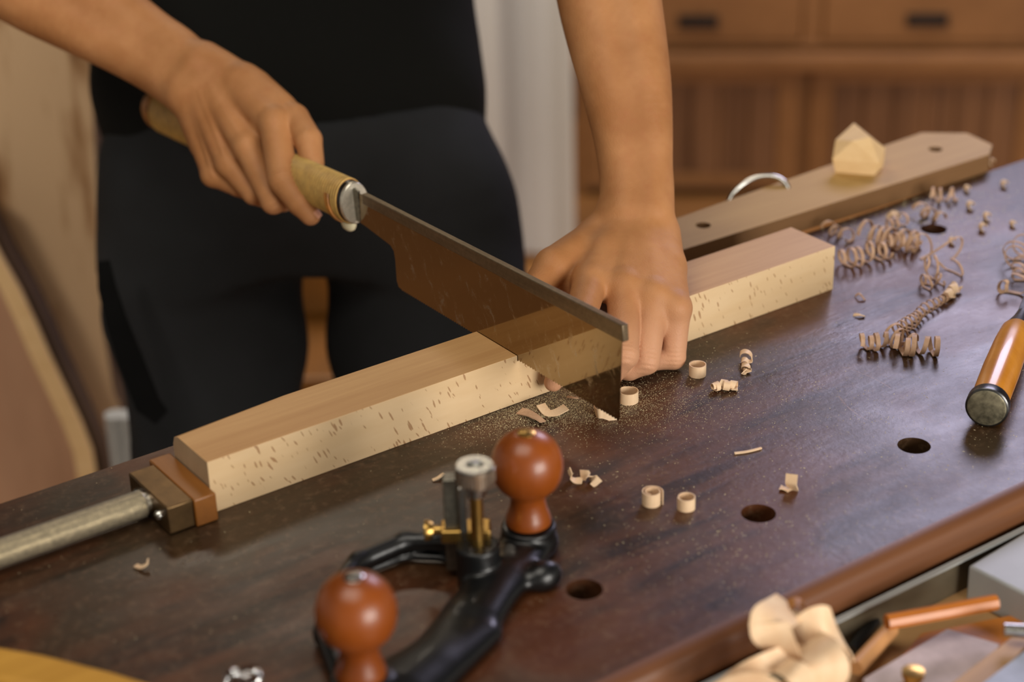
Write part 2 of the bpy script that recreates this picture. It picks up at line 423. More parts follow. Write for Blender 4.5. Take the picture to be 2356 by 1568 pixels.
g = G(); cbox(g, aL+10, aR, 40, 500, FL, zb); g.obj('plinth', 'door_wood', root)
def drawer(a0, a1, z0, z1, ph):
    g = G(); cbox(g, a0+3, a1-3, -2, 20, z0+3, z1-3); d = g.obj('drawer', 'cabinet_wood', root, bev=3)
    c0, c1, y0, y1 = ph
    g = G(); cbox(g, c0, c1, -8, -2, y0, y1); cbox(g, c0+6, c1-6, -10, -8, y0+3, y1-10)
    h = g.obj('drawer_pull', 'pull_metal', d, bev=2, origin=None); return d
def pull(u0, u1, v0, v1): return (cab(u0, 48)[0], cab(u1, 48)[0], cab(1850, v1)[1], cab(1850, v0)[1])
drawer(aL+18, div0, z_r1+10, zt(-118), pull(1560, 1652, 33, 64))
drawer(div1, div1+(div0-aL-18), z_r1+10, zt(-118), pull(2084, 2180, 30, 60))
drawer(aL+18, div0, zt(-122), ztop-4, (cab(1560, 48)[0], cab(1652, 48)[0], zt(-175), zt(-205)))
drawer(div1, div1+(div0-aL-18), zt(-122), ztop-4, (cab(2084, 48)[0], cab(2180, 48)[0], zt(-175), zt(-205)))
def door(a0, a1):
    z0, z1 = zb+4, z_r0-3; w = 48
    g = G()
    cbox(g, a0, a0+w, -2, 18, z0, z1); cbox(g, a1-w, a1, -2, 18, z0, z1); cbox(g, a0+w, a1-w, -2, 18, z0, z0+34); cbox(g, a0+w, a1-w, -2, 18, z1-30, z1)
    d = g.obj('door', 'cabinet_wood', root, bev=2)
    g = G(); n = 6; s_ = (a1-a0-2*w)/n
    for i in range(n): cbox(g, a0+w+i*s_+1.5, a0+w+(i+1)*s_-1.5, 5, 14, z0+34, z1-30)
    g.obj('panel', 'door_wood', d, bev=1.5, origin=None)
door(aL+20, gp0); door(gp1, gp1+(gp0-aL-20)*1.05)

# hanging pale linen curtain between the craftsman and the cabinet
tc = 3650.; pl_, pr_ = pt(1040, 250, tc), pt(1318, 250, tc); pl_ = pl_-V3(0, 0, 0)
wd = (pr_-pl_); wd[2] = 0; L_ = np.linalg.norm(wd); wd = wd/L_; nd = np.cross(V3(0, 0, 1), wd)
ring = []; N_ = 90
for i in range(N_+1):
    s_ = i/N_; dd = 34*math.cos(2*math.pi*s_*1.35+.5)+8*math.sin(2*math.pi*s_*3.7+1)
    ring.append(V3(pl_[0], pl_[1], 0)+wd*L_*s_+nd*dd)
outer = ring+[p+nd*3 for p in ring[::-1]]
g = G(); g.loft([[V3(p[0], p[1], z) for p in outer] for z in (FL+15, -200, 500, 1300)])
tag(g.obj('curtain', 'curtain', smooth='auto'), 'pale off-white cloth curtain hanging behind the craftsman, left of the wooden cabinet', 'curtain')
g = G(); g.tube([V3(pl_[0], pl_[1], 1322)-wd*200, V3(pl_[0], pl_[1], 1322)+wd*(L_+200)], 14)
for s_ in (-150, L_+150): p = V3(pl_[0], pl_[1], 1322)+wd*s_; g.tube([p, p+nd*900], 8)
tag(g.obj('curtain_rod', 'dark_steel', smooth='auto'), 'dark rod carrying the pale curtain, above the picture', 'rod')

# ================================================================== LEFT: live-edge slabs
def slab(name, edge, t, th, mat, label, matside='slab_bark', lean=0.):
    # outline in picture points on a vertical plane facing the camera at forward depth t
    o = pt(100, 500, t); v = [ppl(u, w, o, NH) for u, w in edge]
    v = [V3(p[0], p[1], max(p[2], FL+2)) for p in v]
    g = G(); n = len(v); f = [q+NH*th for q in v]
    g.add(v, [tuple(range(n))], 0); g.add(f, [tuple(range(n))[::-1]], 0)
    b = len(g.v); g.v += [tuple(x) for x in v+f]; 
    for i in range(n): j = (i+1) % n; g.f.append((b+i, b+i+n, b+j+n, b+j)); g.m.append(1)
    ob = g.obj(name, [mat, matside]); return ob
e1 = [(-420, -500), (150, -500), (180, -200), (196, 0), (206, 120), (214, 250), (222, 420), (232, 600), (238, 760), (262, 900), (300, 1000), (345, 1120), (420, 2400), (-420, 2400)]
ob = slab('wood_slab', e1, 2500., 60, 'slab_wood', ''); tag(ob, 'tall knotty brown wood slab standing upright behind the bench, left of the craftsman', 'wood slab', 'standing live-edge slabs')
e2 = [(-420, 330), (-60, 470), (0, 590), (45, 670), (80, 745), (112, 820), (150, 900), (185, 975), (210, 1040), (222, 1110), (300, 2600), (-420, 2600)]
ob = slab('wood_slab', e2, 2380., 55, 'slab_pale', ''); tag(ob, 'paler pinkish live-edge wood slab leaning in front of the tall knotty slab', 'wood slab', 'standing live-edge slabs')
# pale strip of sapwood along its edge, dark bark behind it
def edgestrip(name, pts, du0, du1, t, th, mat, parent):
    o = pt(100, 500, t); v = [ppl(u+du0, w, o, NH) for u, w in pts]+[ppl(u+du1, w, o, NH) for u, w in pts[::-1]]
    v = [V3(p[0], p[1], max(p[2], FL+2)) for p in v]; g = G(); n = len(v); k = n//2
    rings = [[v[i], v[n-1-i], v[n-1-i]+NH*th, v[i]+NH*th] for i in range(k)]
    g.loft(rings); q = g.obj(name, mat, parent, smooth='auto'); return q
edgestrip('sapwood_edge', e2[1:10], -42, 1, 2372., 8, 'offcut_wood', ob)['label'] = 'pale sapwood strip'
edgestrip('bark_edge', e2[1:10], 1, 24, 2392., 40, 'slab_bark', ob)['label'] = 'dark bark edge'
# bottle-like pale metal tubes behind the strap
g = G()
for u in (272, 300, 326):
    p = pt(u, 1000, 2300.); g.tube([V3(p[0], p[1], FL), V3(p[0], p[1], p[2]+ (30 if u < 310 else -30))], 14, 20)
tag(g.obj('steel_rack', 'gray_metal_box', smooth='auto'), 'upright pale grey metal tubes standing behind the bench beside the wood slabs', 'rack')
# orange wooden stool seen between the legs
p = pt(735, 760, 2900.); root = tag(empty('stool', V3(p[0], p[1], FL)), 'orange wooden stool glimpsed between the legs of the craftsman', 'stool')
g = G(); g.box(V3(p[0], p[1], p[2]-60)-R0*170-NH*120, R0*340, NH*260, V3(0, 0, 36)); g.obj('seat', 'stool_wood', root, bev=6)
for sa in (-1, 1):
    for sb in (-1, 1):
        c = V3(p[0], p[1], 0)+R0*sa*140+NH*(sb*100+10); g = G(); g.loft([[V3(c[0]+x*s+sa*q*30*R0[0], c[1]+y*s+sa*q*30*R0[1], z) for x, y in ((-1, -1), (1, -1), (1, 1), (-1, 1))] for s, z, q in ((16, FL, 1), (20, p[2]-60, 0))]); g.obj('leg', 'stool_wood', root, bev=2)
g = G(); q0 = pt(735, 640, 2900.); g.box(V3(p[0], p[1], p[2]-24)-R0*150+NH*110, R0*300, NH*22, V3(0, 0, 260)); g.obj('backrest', 'stool_wood', root, bev=5)

# ================================================================== BENCH
BX0, BX1, BY0, BY1 = -900., 1750., -324., 105.
holes = [(448.4, -232.6), (296.5, -232.6), (146.1, -232.8), (-4., -330+97.3), (761.5, 38.), (611., 38.+0), (598.8, -232.6), (749, -232.6)]
holes = [h for h in holes if h not in ((611., 38.),)]
root = tag(empty('workbench', V3(400, -110, FL)), 'long dark brown varnished workbench with round dog holes, scratched and dusty', 'workbench')
outer = [Vector((BX0, BY0+10, 0)), Vector((BX1, BY0+10, 0)), Vector((BX1, BY1, 0)), Vector((BX0, BY1, 0))]
loops = [outer]; HR = 12.; ns = 40
for hx, hy in holes: loops.append([Vector((hx+HR*math.cos(-q), hy+HR*math.sin(-q), 0)) for q in np.linspace(0, 2*math.pi, ns, endpoint=False)])
tri = tessellate_polygon(loops); allv = [v for l_ in loops for v in l_]; TH = 62.
fs = []
for t_ in tri:
    a, b, c = (allv[i] for i in t_); fs.append(tuple(t_) if (b-a).cross(c-a).z > 0 else tuple(t_)[::-1])
nv = len(allv); g = G(); g.add([(v.x, v.y, 0) for v in allv]+[(v.x, v.y, -TH) for v in allv], fs+[tuple(i+nv for i in f)[::-1] for f in fs])
b = 0
for l_ in loops:
    n = len(l_)
    for i in range(n):
        j = (i+1) % n; g.f.append((b+i, b+i+nv, b+j+nv, b+j)); g.m.append(0)
    b += n
g.obj('bench_top', 'bench_top', root)
# rounded front edge board
prof = [(BY0+10, 0), (BY0+5, -.4), (BY0+1, -2.5), (BY0-1.5, -6), (BY0-2, -12), (BY0-2, -27), (BY0-.5, -30), (BY0+3, -31), (BY0+10, -31)]
g = G(); g.loft([[V3(x, y, z) for y, z in prof] for x in (BX0, BX1)]); g.obj('front_edge', 'bench_edge', root, smooth='auto')
g = G(); g.aabb(BX0, BX1, BY0+4, BY0+10, -TH, -31); g.obj('apron_board', 'dark_gap', root)
for lx in (BX0+60, BX1-140):
    for ly in (-300, 20):
        g = G(); g.aabb(lx, lx+80, ly, ly+70, FL, -TH); g.obj('leg', 'bench_edge', root, bev=3)
g = G(); g.aabb(BX0+140, BX1-140, -290, -270, FL+120, FL+220); g.aabb(BX0+140, BX1-140, 45, 65, FL+120, FL+220); g.obj('stretcher', 'bench_edge', root, bev=3)
for bx in (560., 860.):
    g = G(); g.aabb(bx, bx+30, 105, 170, -6, -1); g.aabb(bx, bx+30, 105, 110, -50, -1); g.obj('bracket', 'dark_steel', root)

# board with bolt holes lying along the far edge
zt_ = 18.; fA, fB = pz(1500, 596, zt_), pz(2276, 355, zt_)
kA, kB, kC = pz(1500, 522, zt_), pz(2120, 305, zt_), pz(2225, 306, zt_); kD = pz(2283, 333, zt_)
poly = [fA, fB, kD, kC, kB, kA]
hp = [pz(1618, 518, zt_), pz(2152, 343, zt_)]
loops = [[Vector(p) for p in poly]]
for c in hp: loops.append([Vector((c[0]+7*math.cos(-q), c[1]+7*math.sin(-q), zt_)) for q in np.linspace(0, 2*math.pi, 24, endpoint=False)])
tri = tessellate_polygon(loops); allv = [v for l_ in loops for v in l_]; fs = []
for t_ in tri:
    a, b, c = (allv[i] for i in t_); fs.append(tuple(t_) if (b-a).cross(c-a).z > 0 else tuple(t_)[::-1])
nv = len(allv); g = G(); zb_ = -1.
g.add([(v.x, v.y, zt_) for v in allv]+[(v.x, v.y, zb_) for v in allv], fs+[tuple(i+nv for i in f)[::-1] for f in fs]); b = 0
for l_ in loops:
    for i in range(len(l_)): j = (i+1) % len(l_); g.f.append((b+i, b+i+nv, b+j+nv, b+j)); g.m.append(1)
    b += len(l_)
ob = g.obj('slotted_board', ['board_wood', 'board_edge']); tag(ob, 'weathered light wooden board with bolt holes and clipped end along the far bench edge', 'board')
# offcut sitting on it
c = [pz(*q, zt_+6) for q in ((1925, 392), (2005, 402), (2028, 375))]
bb = [pz(1922, 397, zt_), pz(2012, 404, zt_), pz(2032, 383, zt_), pz(1950, 372, zt_)]
dz = lambda q, h: V3(q[0], q[1], zt_+h)
g = G(); b0 = [dz(q, .2) for q in bb]; m0 = [bb[0]+V3(-3, 2, 14), bb[1]+V3(2, -3, 13), bb[2]+V3(3, 2, 18), bb[3]+V3(0, 3, 20)]
tp = [bb[0]+V3(6, 8, 30), bb[0]*.5+bb[1]*.5+V3(0, 5, 33), bb[2]*.5+bb[1]*.5+V3(-8, 7, 35), bb[3]+V3(8, 2, 38)]
g.loft([b0, m0, tp]); ob = g.obj('wood_offcut', 'offcut_wood'); tag(ob, 'pale chipped wedge of wood standing on the slotted board', 'wood block')
# metal ring behind the board
ca = ppl(1745, 470, pz(1745, 470, 18), NH); ca = pt(1745, 462, 1745.)
g = G(); tt = np.linspace(0, 2*math.pi, 60); ax1 = nrm(R0*1+V3(0, 0, .28)); ax2 = nrm(V3(0, 0, .62)+NH*.6)
cz = ca.copy()
g.tube([cz+ax1*30*math.cos(q)+ax2*24*math.sin(q) for q in tt], 2.6, 10)
ob = g.obj('metal_ring', 'steel', smooth=True); tag(ob, 'shiny metal ring leaning behind the slotted board', 'ring')

# ================================================================== PLANK
PL, PH, PW, KX = 595.5, 40.6, 54.6, 262.2
def sec(x, top, ch):
    c = ch; return [V3(x, 0, .1), V3(x, 0, top), V3(x, PW-c, top), V3(x, PW-c*.35, top-c*.3), V3(x, PW, top-c), V3(x, PW, .1)]
xs = [(0, PH, 9)]+[(x, PH, max(.8, 9-x*.09)) for x in np.linspace(8, 240, 18)]+[(KX-.6, PH, .8), (KX-.6, 35.8, .8), (KX+.9, 35.8, .8), (KX+.9, PH, .8)]+[(x, PH, .8) for x in np.linspace(290, PL, 10)]
g = G(); rings = [sec(*q) for q in xs]; n = 6; v = [p for r in rings for p in r]; f = []; mi = []
for i in range(len(rings)-1):
    for j in range(n):
        a = i*n+j; b = i*n+(j+1) % n; f.append((a, a+n, b+n, b)); mi.append({0: 0, 1: 1, 2: 1, 3: 1, 4: 2, 5: 2}[j])
f.append(tuple(range(n))); mi.append(2); f.append(tuple(range((len(rings)-1)*n, len(rings)*n))[::-1]); mi.append(2)
ob = mesh('wooden_plank', v, f, ['beech_front', 'beech_top', 'beech_end'], mi=mi)
tag(ob, 'long pale beech plank with brown flecks, lying on the workbench and being sawn', 'plank')
md = ob.modifiers.new('bevel', 'BEVEL'); md.width = .0007; md.segments = 2; md.limit_method = 'ANGLE'; md.angle_limit = math.radians(60)

# ================================================================== CLAMP at the plank's left end
root = tag(empty('bench_clamp', V3(-60, 22, 0)), 'bench clamp with threaded steel screw and wood faced brass jaw pressed on the plank end', 'clamp')
g = G(); g.aabb(-17.5, -1, -11, 60, .5, 22); g.obj('jaw_pad', 'jaw_wood', root, bev=1)['label'] = 'orange brown wooden jaw pad'
g = G(); g.aabb(-37, -17.5, -9, 52, 1, 22); g.obj('jaw_block', 'brass_block', root, bev=1)['label'] = 'bronze coloured metal jaw block'
for yb in (4, 40):
    g = G(); g.lathe(V3(-37, yb, 11), (-1, 0, 0), [(0, 3.6), (1.5, 3.6), (3.2, 2.6), (4, .5)], 18); g.obj('bolt', 'steel', root, smooth='auto')
g = G(); pr = []; x = 0
yc = 22.5; za = 12.5
for i in range(190):
    pr.append((i*.6, 9.4+.55*(1 if i % 2 else -1)))
g.lathe(V3(-37, yc, za), (-1, 0, 0), [(0, 7), (3, 7), (3.01, 8.6)]+[(d+4, r) for d, r in pr], 36); g.obj('screw', 'screw_steel', root, smooth='auto')['label'] = 'threaded steel screw'
g = G(); g.lathe(V3(-151, yc, za), (-1, 0, 0), [(0, 9), (.5, 12), (4, 12.4), (70, 12.4), (75, 11), (75.5, 3)], 28); g.obj('handle', 'black_plastic', root, smooth='auto')['label'] = 'black end of the screw'

# ================================================================== SAW
root = tag(empty('pull_saw', V3(KX, 60, 36)), 'long Japanese style pull saw with rattan wrapped handle cutting into the plank', 'saw')
zt0 = 36.6
prof = [(-123.5, zt0+3), (-122.5, zt0+.2)]
yT = np.arange(-122, 166, 1.6)
teeth = []
for i, y in enumerate(yT): teeth.append((y, zt0+(.9 if i % 2 else -.2)))
prof += teeth+[(168.5, zt0+1.5), (171, zt0+6), (171.5, 62), (173, 69), (178, 72.5), (217, 77), (240, 78.5), (240, 104), (-127, 107.5), (-126, 90)]
g = G(); g.prism([V3(KX-.25, y, z) for y, z in prof], (.5, 0, 0)); g.obj('blade', 'blade_steel', root)
g = G(); sp = [(-130.5, 102), (-130.5, 114), (216, 106), (216, 94)]
sp = [(-131, 102.5), (-130, 115), (215, 107), (215, 98)]
g.prism([V3(KX-2.6, y, z) for y, z in sp], (5.2, 0, 0)); g.obj('back_spine', 'spine_steel', root, bev=.6)['label'] = 'thick steel back spine'
# tang plate behind the spine narrowing into the ferrule
hz = lambda y: 93.-(y-232)*.052          # handle axis height
g = G(); g.hexa([V3(KX-.6, 224, 77.8), V3(KX+.6, 224, 77.8), V3(KX+1.6, 240, 77.5), V3(KX-1.6, 240, 77.5), V3(KX-1.2, 224, 106), V3(KX+1.2, 224, 106), V3(KX+1.6, 240, 107), V3(KX-1.6, 240, 107)]); g.obj('tang', 'worn_steel', root, bev=.5)
dh = nrm(V3(0, 1, -.052)); h0 = V3(KX, 232, hz(232))
def hl(name, prof, mat, n=48, lab=None, flat=.72):
    g = G(); g.lathe(h0, dh, prof, n, flat=flat, ref=(0, 0, 1)); q = g.obj(name, mat, root, smooth='auto')
    if lab: q['label'] = lab
    return q
hl('ferrule', [(-1, 14), (-1, 17.4), (0, 18.4), (2.2, 18.6), (3, 18.2), (3.1, 17)], 'screw_steel', lab='bright steel ferrule rim')
hl('collar', [(2.5, 17.6), (2.6, 18.4), (7.6, 18.8), (7.7, 17)], 'black_cap', lab='black collar behind the ferrule')
pr = []
d = 7.; end = 372.
rr = lambda d: 19.8-.9*math.sin(min(1, d/330)*math.pi)*1.2
while d < end:
    r = rr(d); pr += [(d, r-1.7), (d+.6, r-.5), (d+1.2, r+.1), (d+1.85, r+.3), (d+2.5, r+.1), (d+3.1, r-.5), (d+3.7, r-1.7)]; d += 3.72
q = hl('rattan_wrap', pr, 'rattan', 40, 'cream rattan winding'); q.data.materials.append(M['rattan_dark'])
for i, pl0 in enumerate(q.data.polygons):
    if (i//40) % 7 in (6, 5, 0) and len(pl0.vertices) == 4: pl0.material_index = 1
hl('handle_core', [(6, 15), (380, 15), (380.2, 18.6), (390, 18.6), (397, 16), (399, 8)], 'rattan_dark', 40, 'brown end of the handle')
g = G(); g.tube([h0+dh*16+V3(-13.4, 0, z) for z in np.linspace(-8, 16, 8)], 1.6, 8)
# cross strands near the ferrule
g = G(); 
for q0, q1 in ((9, 20), (12, 24)):
    pts = []
    for s_ in np.linspace(math.radians(100), math.radians(290), 24):
        dd = q0+(q1-q0)*(s_-1.745)/3.3; pts.append(h0+dh*dd+V3(0, 0, 1)*20.6*math.cos(s_)+V3(1, 0, 0)*20.6*.74*math.sin(s_)*(1))
    g.tube(pts, 1.1, 8)
g.obj('tie_strand', 'rattan_dark', root, smooth='auto')['label'] = 'brown crossing strand of rattan'
# ivory button under the handle
c = px(780, 505, KX); c = h0+dh*13+V3(0, 0, -19.5)
g = G(); g.lathe(c, (0, 0, -1), [(0, 9), (3, 9.2), (6.5, 7.5), (8.5, 4), (9, .5)], 28, flat=.6, ref=(0, 1, 0)); g.obj('cord_peg', 'ivory', root, smooth='auto')['label'] = 'small ivory coloured peg under the handle'

# ================================================================== PERSON
def lanes(prims, ctr, side):      # two parallel round cones -> oval limb
    n = len(ctr); P_ = [np.append(c[0], [c[1], c[2]]) for c in ctr]; den = []
    for q in np.linspace(0, n-1, (n-1)*6+1):
        i = int(min(q, n-2)); f = q-i; p0, p1, p2, p3 = P_[max(i-1, 0)], P_[i], P_[i+1], P_[min(i+2, n-1)]
        den.append(.5*((2*p1)+(-p0+p2)*f+(2*p0-5*p1+4*p2-p3)*f*f+(-p0+3*p1-3*p2+p3)*f**3))
    for s_ in (-1, 1):
        prims.append([(d[:3]+side*s_*d[4]*d[3], d[3]*(1-d[4])) for d in den])
def limbfn(prims, k):
    def fn(p):
        d = None
        for q in prims:
            if isinstance(q, list):
                e = None
                for (a, ra), (b, rb) in zip(q[:-1], q[1:]):
                    x = rcone(p, a, b, ra, rb); e = x if e is None else np.minimum(e, x)
            else: e = rcone(p, *q)
            d = e if d is None else smin(d, e, k)
        return d
    return fn
def arm_surface(palm, fingers, folds, h, kp=7., kf=2.2, ks=5., veins=()):
    pf = limbfn(palm, kp)
    def fn(p):
        d = pf(p); ff = None
        for ch in fingers:
            e = None
            for i in range(len(ch)-1):
                q = rcone(p, ch[i][0], ch[i+1][0], ch[i][1], ch[i+1][1]); e = q if e is None else smin(e, q, 1.6)
            ff = e if ff is None else smin(ff, e, kf)
        d = smin(d, ff, ks)
        for a, b, r in veins:
            q = rcone(p, a, b, r, r); d = smin(d, q, 3.2)
        for c, ax, wl, am, rad in folds:
            v = p-c; s_ = v @ ax; d = d+am*np.cos(s_*2*math.pi/wl)*np.exp(-(v*v).sum(1)/(rad*rad))
        return d
    pts = np.array([c[0] for q in palm if isinstance(q, list) for c in q]+[x for q in palm if not isinstance(q, list) for x in q[:2]]+[c[0] for ch in fingers for c in ch])
    return surface(fn, pts.min(0)-48, pts.max(0)+48, h)
def J(u, v, t, r): return (pt(u, v, t), r)

# ---- the hand on the plank (the craftsman's left)
Wr = pz(1468, 474, 97); tW = (Wr-CAM) @ FW
fore = []
for u, v, dt, hw in [(1466, 492, -6, 86), (1465, 430, 4, 86), (1462, 380, 8, 86), (1455, 300, 12, 93), (1440, 200, 18, 105), (1421, 100, 28, 114), (1402, 0, 40, 120), (1390, -90, 52, 122), (1378, -190, 66, 112)]:
    t = tW+dt; fore.append((pt(u, v, t), hw*t/FPX, .30))
palmL = []; lanes(palmL, fore, RT)
mcp = dict(i=pz(1358, 646, 66), m=pz(1434, 656, 64), r=pz(1502, 678, 58), p=pz(1554, 708, 48))
cr = dict(i=pt(1424, 530, tW-4), m=pt(1455, 530, tW-10), r=pt(1485, 532, tW-10), p=pt(1513, 540, tW-4))
for k_, r1 in (('i', 14.5), ('m', 14.), ('r', 13.5), ('p', 12.5)):
    palmL.append((cr[k_], mcp[k_], 18, r1)); 
palmL.append((mcp['i']+V3(8, 6, -6), mcp['p']+V3(-4, 8, -2), 13, 11)); palmL.append(((cr['i']+mcp['i'])/2, (cr['p']+mcp['p'])/2+V3(4, 4, 0), 17, 15))
palmL.append((cr['p'], mcp['p']+V3(10, 16, -3), 15, 11))
thC, thM, thI, thT = pt(1375, 555, tW-4), pz(1272, 612, 74), pz(1226, 676, 62), pz(1237, 728, 50.)
palmL.append((pt(1420, 500, tW), thC, 19, 17)); palmL.append((thC, thM, 19, 15.0)); palmL.append((thC, mcp['i']*.55+thM*.45+V3(8, 10, -2), 17, 12))
WEBS = True
def zc(p, z): p = p.copy(); p[2] = max(p[2], z); return p
fi = [(mcp['i'], 14.), (zc(py(1330, 752, -20), 20), 11.5), (zc(py(1296, 828, -19), 12), 8.8), (py(1273, 879, -13.5), 7.2)]
fm = [(mcp['m'], 13.6), (py(1436, 815, -30), 11.6), (zc(py(1408, 862, -22), 11), 9.2), (zc(py(1380, 868, -12), 9), 8.)]
fr = [(mcp['r'], 13.2), (zc(py(1486, 829, -31), 11.8), 11.), (zc(py(1448, 862, -24), 10.5), 9.2), (zc(py(1412, 876, -14), 9), 8.)]
fp = [(mcp['p'], 12.2), (zc(py(1549, 824, -30), 10.5), 9.8), (zc(py(1508, 852, -23), 9.3), 8.2), (zc(py(1470, 866, -14), 8), 7.3)]
for A_, B_, fa, fb, rw in ((fi, fm, .10, .08, 10.5), (fm, fr, .24, .22, 9.2), (fr, fp, .40, .38, 7.6)):
    a = A_[0][0]*(1-fa)+A_[1][0]*fa; b = B_[0][0]*(1-fb)+B_[1][0]*fb; palmL.append((a, b, rw, rw))
palmL.append((mcp['i']+V3(0, 8, -12), thM+V3(6, 0, -8), 12, 11)); palmL.append((mcp['i']*.6+mcp['m']*.4, cr['i'], 13, 16)); palmL.append((mcp['r']*.5+mcp['m']*.5, cr['r'], 13, 16)); palmL.append((mcp['r']*.5+mcp['p']*.5, cr['p'], 12, 15))
ft = [(thM, 14.5), (thI, 12.), (thT, 9.2)]
veins = []
for a, b in ((cr['m']+UP*0, mcp['m']), (cr['r'], mcp['r']), (cr['i'], mcp['i'])):
    n_ = nrm(CAM-a); veins.append((a+n_*16.2, b+n_*11.6, 1.2))
def vein(pts, r=1.3, lift=0):
    for (u1, v1, d1), (u2, v2, d2) in zip(pts[:-1], pts[1:]): veins.append((pt(u1, v1, tW+d1), pt(u2, v2, tW+d2), r))
kn = nrm(CAM-mcp['m'])
palmL += [(mcp[q]+kn*4.0, mcp[q]+kn*4.0+V3(.1, 0, 0), 10., 10.) for q in 'imrp']
folds = []
for ch, rad in ((fm, 9), (fr, 9), (fp, 7), (fi, 8)):
    a = nrm(ch[1][0]-ch[0][0]); c = ch[1][0]+nrm(CAM-ch[1][0])*ch[1][1]*.9; folds.append((c, a, 3.6, .5, rad))
vL, fL_ = arm_surface(palmL, [fi, fm, fr, fp, ft], folds, 1.1, 7., 1.2, 3.6, veins)

# ---- the hand on the saw handle (the right)
fore = []
for u, v, t, hw in [(446, 190, 1672, 84), (425, 172, 1680, 85), (385, 140, 1690, 88), (335, 108, 1698, 90), (270, 66, 1705, 98), (185, 12, 1712, 112), (90, -48, 1722, 126), (10, -100, 1735, 128), (-60, -150, 1750, 118)]:
    fore.append((pt(u, v, t), hw*t/FPX, .28))
sd = nrm(pt(480, 95, 1680)-pt(380, 240, 1680)); palmR = []; lanes(palmR, fore, sd)
m2 = dict(i=pt(632, 282, 1618), m=pt(568, 336, 1630), r=pt(524, 376, 1645), p=pt(490, 402, 1660))
c2 = dict(i=pt(500, 168, 1668), m=pt(480, 190, 1662), r=pt(460, 210, 1662), p=pt(443, 235, 1668))
for k_, r1 in (('i', 13.5), ('m', 12.5), ('r', 11.), ('p', 10.)): palmR.append((c2[k_], m2[k_], 17, r1))
palmR.append((c2['p']+0, pt(466, 330, 1672), 15, 12)); palmR.append((m2['i']+NH*8, m2['p']+NH*8, 12, 10))
palmR.append((pt(470, 150, 1675), pt(560, 190, 1660), 22, 17)); palmR.append((pt(560, 190, 1655), pt(640, 250, 1635), 17, 14))
tm = pt(676, 274, 1626)
palmR.append((pt(590, 205, 1655), tm, 16, 12.5))
kn = nrm(CAM-m2['m'])
palmR += [(m2[q]+kn*3.6, m2[q]+kn*3.6+V3(.1, 0, 0), r_, r_) for q, r_ in (('i', 10), ('m', 9.5), ('r', 8), ('p', 7.5))]
gi = [(m2['i'], 13.8), (pt(652, 414, 1598), 13.6), (pt(690, 466, 1590), 11.2), (pt(714, 495, 1592), 8.9)]
gm = [(m2['m'], 12.6), (pt(629, 463, 1614), 11.2), (pt(652, 462, 1646), 9.4), (pt(668, 436, 1668), 8.4)]
gr = [(m2['r'], 11.4), (pt(584, 444, 1634), 10.4), (pt(626, 460, 1668), 9.), (pt(655, 432, 1690), 8.2)]
gp = [(m2['p'], 10.4), (pt(548, 428, 1652), 9.4), (pt(588, 446, 1684), 8.2), (pt(615, 420, 1702), 7.4)]
gt = [(tm, 14.), (pt(709, 322, 1607), 12.4), (pt(719, 374, 1602), 10.4)]
vn = []
for q in 'imrp':
    n_ = nrm(CAM-c2[q]); vn.append((c2[q]+n_*16.2, m2[q]+n_*11.4, 1.8))
folds = []
for ch, rad in ((gi, 10), (gm, 8)):
    a = nrm(ch[1][0]-ch[0][0]); c = ch[1][0]+nrm(CAM-ch[1][0])*ch[1][1]*.9; folds.append((c, a, 3.8, .45, rad))
vR, fR_ = arm_surface(palmR, [gi, gm, gr, gp, gt], folds, 1.2, 7., 1.1, 4., vn)

# ---- torso, shoulders, upper arms (under the clothes)
TB = 2000.
def cpt(u, v, t=TB): return pt(u, v, t)
def squash(p, c, k=.6):     # depth squash about the body centre
    q = p-c; dn = q @ NH; return q+NH*(dn*(1/k-1))[:, None]
BC = cpt(690, 300)
def blob(chains, k, sq, clip=None):
    def fn(p):
        q = squash(p, BC, sq); d = None
        for ch in chains:
            for i in range(len(ch)-1):
                a = squash(ch[i][0][None], BC, sq)[0]; b = squash(ch[i+1][0][None], BC, sq)[0]
                e = rcone(q, a, b, ch[i][1], ch[i+1][1])*sq; d = e if d is None else smin(d, e, k)
        if clip is not None: d = np.maximum(d, clip(p))
        return d
    return fn
px2 = TB/FPX
def C(u, v, hw, t=TB): return (cpt(u, v, t), hw*px2)
torso = [C(640, -420, 330), C(650, -150, 395), C(660, 200, 405), (cpt(690, 330), 415*px2)]
legL = [(cpt(482, 500), 236*px2), (cpt(476, 760), 228*px2), (cpt(500, 1060), 185*px2)]
legR = [(cpt(944, 500), 224*px2), (cpt(986, 760), 228*px2), (cpt(1030, 1060), 225*px2)]
def down(ch, r): p, _ = ch[-1]; ch.append((V3(p[0], p[1], FL+r*.8), r)); return ch
shR, shL = cpt(330, -520), cpt(985, -560, 1960.)
elR, elL = pt(-60, -150, 1750), pt(1378, -190, tW+66)
skin_ch = [[(cpt(640, -420), 120.), (cpt(690, 300), 150.)], [(shR, 60.), (elR, 46.)], [(shL, 60.), (elL, 46.)], [(cpt(650, -560), 62.), (cpt(650, -720), 60.)]]
vT, fT = surface(blob(skin_ch, 60., .75), V3(-300, 0, -300), V3(1100, 1400, 1000), 11.)
n0, n1 = len(vL), len(vR)
vv = np.concatenate([vL, vR, vT]); ff = [tuple(f) for f in fL_]+[tuple(f+n0) for f in fR_]+[tuple(f+n0+n1) for f in fT]
mi = [0]*len(ff)
